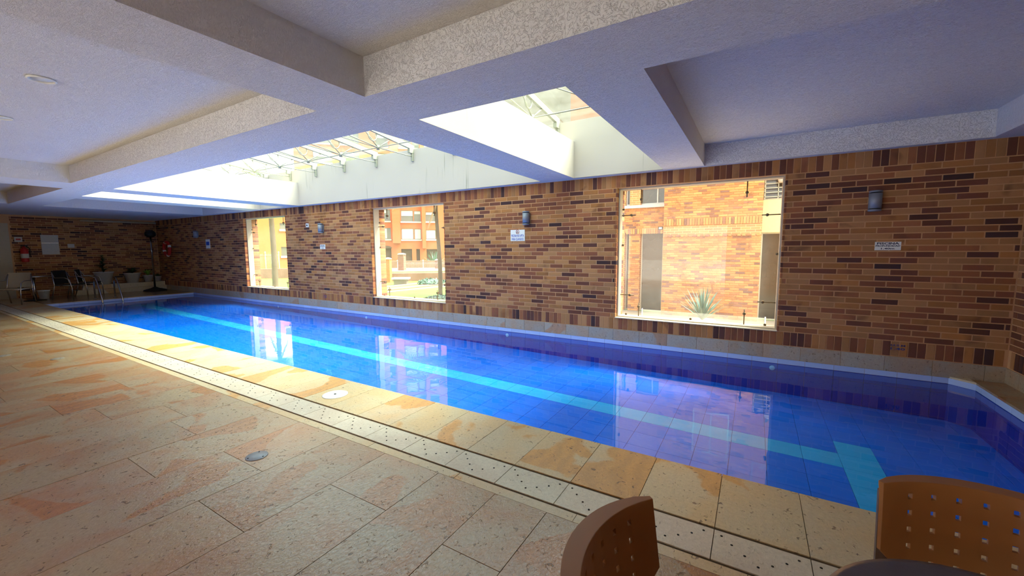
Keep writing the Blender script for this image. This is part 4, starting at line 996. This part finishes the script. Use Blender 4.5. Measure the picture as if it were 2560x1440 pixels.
# ------------------------------------------------------------------ foreground chairs and table
def shell_back(parent):
    R = .352; HA = math.radians(42); ZT_, ZB0, ZB1 = .82, .629, .50; ncol = 7; tl = math.tan(math.radians(7))
    cols = [(-.165 + .055 * i) for i in range(ncol)]; hw = .0058; us = [-HA * R]
    for c in cols:
        t = math.asin(max(-1, min(1, c / R))) * R; us += [t - hw, t + hw]
    us.append(HA * R); ext = []
    for a, b in zip(us, us[1:]): ext += [a] if b - a < .03 else [a, (a + b) / 2]
    us = sorted(ext + [us[-1]])
    rowz = [.778 - .0475 * i for i in range(5)]; hh = .0075; zs = [ZT_, .812, .80]
    for r in rowz: zs += [r + hh, r - hh]
    zs += [.52, .50]
    holec = [math.asin(c / R) * R for c in cols]
    def P(u, z, back):
        th = u / R; zz = max(z, ZB1 + (ZB0 - ZB1) * (abs(th) / HA) ** 2.2)
        e = math.cos(th * math.pi / (2 * HA)) ** .7 if abs(th) < HA - 1e-6 else 0
        lip = max(0, 1 - (ZT_ - zz) / .06) ** 1.3
        t = .011 + .034 * e * lip + .004 * lip
        rr = R + (t if back else 0); yy = rr * math.cos(th) - R; xx = rr * math.sin(th)
        yy -= (ZT_ - zz) * tl
        dz = -.006 if (z == ZT_ and False) else 0
        return (xx, yy, zz + dz)
    mb = MB(); nu, nz = len(us), len(zs); F0 = {}
    for bk in (0, 1):
        for i in range(nu):
            for j in range(nz): F0[(bk, i, j)] = len(mb.v); mb.v.append(P(us[i], zs[j], bk))
    def ishole(i, j):
        if not (0 <= i < nu - 1 and 0 <= j < nz - 1): return False
        um = (us[i] + us[i + 1]) / 2; zm = (zs[j] + zs[j + 1]) / 2
        if us[i + 1] - us[i] > .013 or zs[j] - zs[j + 1] > .016: return False
        th = um / R; return any(abs(um - h) < .004 for h in holec) and any(abs(zm - r) < .004 for r in rowz) and zm - .02 > ZB1 + (ZB0 - ZB1) * (abs(th) / HA) ** 2.2
    for i in range(nu - 1):
        for j in range(nz - 1):
            q = [(i, j), (i + 1, j), (i + 1, j + 1), (i, j + 1)]
            if ishole(i, j):
                for a, b in zip(q, q[1:] + q[:1]): mb.face((F0[(0,) + a], F0[(0,) + b], F0[(1,) + b], F0[(1,) + a]))
                continue
            mb.face(tuple(F0[(0,) + a] for a in q[::-1]), None, 0, True); mb.face(tuple(F0[(1,) + a] for a in q), None, 0, True)
    for i in range(nu - 1):
        mb.face((F0[(0, i, 0)], F0[(0, i + 1, 0)], F0[(1, i + 1, 0)], F0[(1, i, 0)])); mb.face((F0[(0, i, nz - 1)], F0[(1, i, nz - 1)], F0[(1, i + 1, nz - 1)], F0[(0, i + 1, nz - 1)]))
    for j in range(nz - 1):
        mb.face((F0[(0, 0, j)], F0[(1, 0, j)], F0[(1, 0, j + 1)], F0[(0, 0, j + 1)])); mb.face((F0[(0, nu - 1, j)], F0[(0, nu - 1, j + 1)], F0[(1, nu - 1, j + 1)], F0[(1, nu - 1, j)]))
    o = mb.build('backrest', M['plastic'], parent)
    bm = bmesh.new(); bm.from_mesh(o.data); bmesh.ops.dissolve_degenerate(bm, dist=1e-5, edges=bm.edges); bmesh.ops.recalc_face_normals(bm, faces=bm.faces); bm.to_mesh(o.data); bm.free()
    bv = o.modifiers.new('soften', 'BEVEL'); bv.width = .003; bv.segments = 2; bv.limit_method = 'ANGLE'; bv.angle_limit = math.radians(50)
    return o
def plastic_chair(x, y, rz, lab):
    # local: seated person faces -y, apex of the backrest at the origin
    o = empty('plastic_chair', (x, y, 0), rz, lab, 'chair', 'caramel plastic chairs in the foreground'); shell_back(o)
    mb = MB(); n0 = 0; pts = []
    for i in range(9):
        for j in range(9):
            u = (i - 4) / 4; v = (j - 4) / 4; xx = u * .215 * (1 - .06 * v * v); yy = -.30 + v * .21 * (1 - .10 * u * u); pts.append((xx, yy, .445 - .018 * (1 - u * u) * (1 - v * v) - .02 * max(0, -v) ** 3))
    mb.v = pts + [(p[0], p[1], p[2] - .014) for p in pts]
    for i in range(8):
        for j in range(8): q = i * 9 + j; mb.face((q, q + 9, q + 10, q + 1), None, 0, True); mb.face((q + 81, q + 82, q + 91, q + 90), None, 0, True)
    for i in range(8):
        for (a, b) in ((i * 9, i * 9 + 9), (i * 9 + 8, i * 9 + 17), (i, i + 1), (72 + i, 73 + i)): mb.face((a, b, b + 81, a + 81))
    mb.build('seat', M['plastic'], o)
    for s_ in (-1, 1):
        mb = MB(); mb.box((s_ * .247 - .006, -.105, .43), (s_ * .247 + .006, -.075, .70)); 
        mb = MB()
        A = Vector((s_ * .226, -.072, .785)); B = Vector((s_ * .226, -.108, .44)); C_ = Vector((s_ * .226, -.04, .0))
        for (p, q) in ((A, B), (B, C_)):
            n0 = len(mb.v)
            for r_ in (p, q):
                for (dx, dy) in ((-.014, .0), (.014, .0), (.014, .018), (-.014, .018)): mb.v.append((r_.x + dx, r_.y + dy, r_.z))
            for f in ((0, 3, 2, 1), (4, 5, 6, 7), (0, 1, 5, 4), (1, 2, 6, 5), (2, 3, 7, 6), (3, 0, 4, 7)): mb.face(tuple(n0 + t for t in f))
        mb.build('back_leg', M['leg'], o)
        mb = MB(); mb.tube([(s_ * .2, -.49, .0), (s_ * .2, -.47, .40), (s_ * .2, -.42, .425), (s_ * .22, -.12, .425)], .012, 8); mb.build('front_leg', M['leg'], o)
    mb = MB(); mb.tube([(-.2, -.44, .418), (.2, -.44, .418)], .011, 8); mb.build('stretcher', M['leg'], o)
    return o
plastic_chair(.585, 1.585, 0, 'caramel plastic chair with square holes behind the dark round table')
plastic_chair(-.297, .848, math.radians(90), 'caramel plastic chair seen from the side left of the dark round table')
o = empty('round_table', (.49, .975, 0), 0, 'charcoal round table cut by the bottom right corner', 'table')
mb = MB(); mb.lathe([(.001, .702), (.335, .702), (.345, .710), (.348, .722), (.343, .731), (.330, .733), (.001, .733)], n=64); mb.build('tabletop', M['tabletop'], o)
mb = MB(); mb.tube([(0, 0, .02), (0, 0, .702)], .035, 14); mb.build('pedestal', M['leg'], o)
mb = MB(); mb.lathe([(.001, 0), (.20, 0), (.195, .015), (.04, .035), (.001, .035)], n=32); mb.build('base', M['leg'], o)
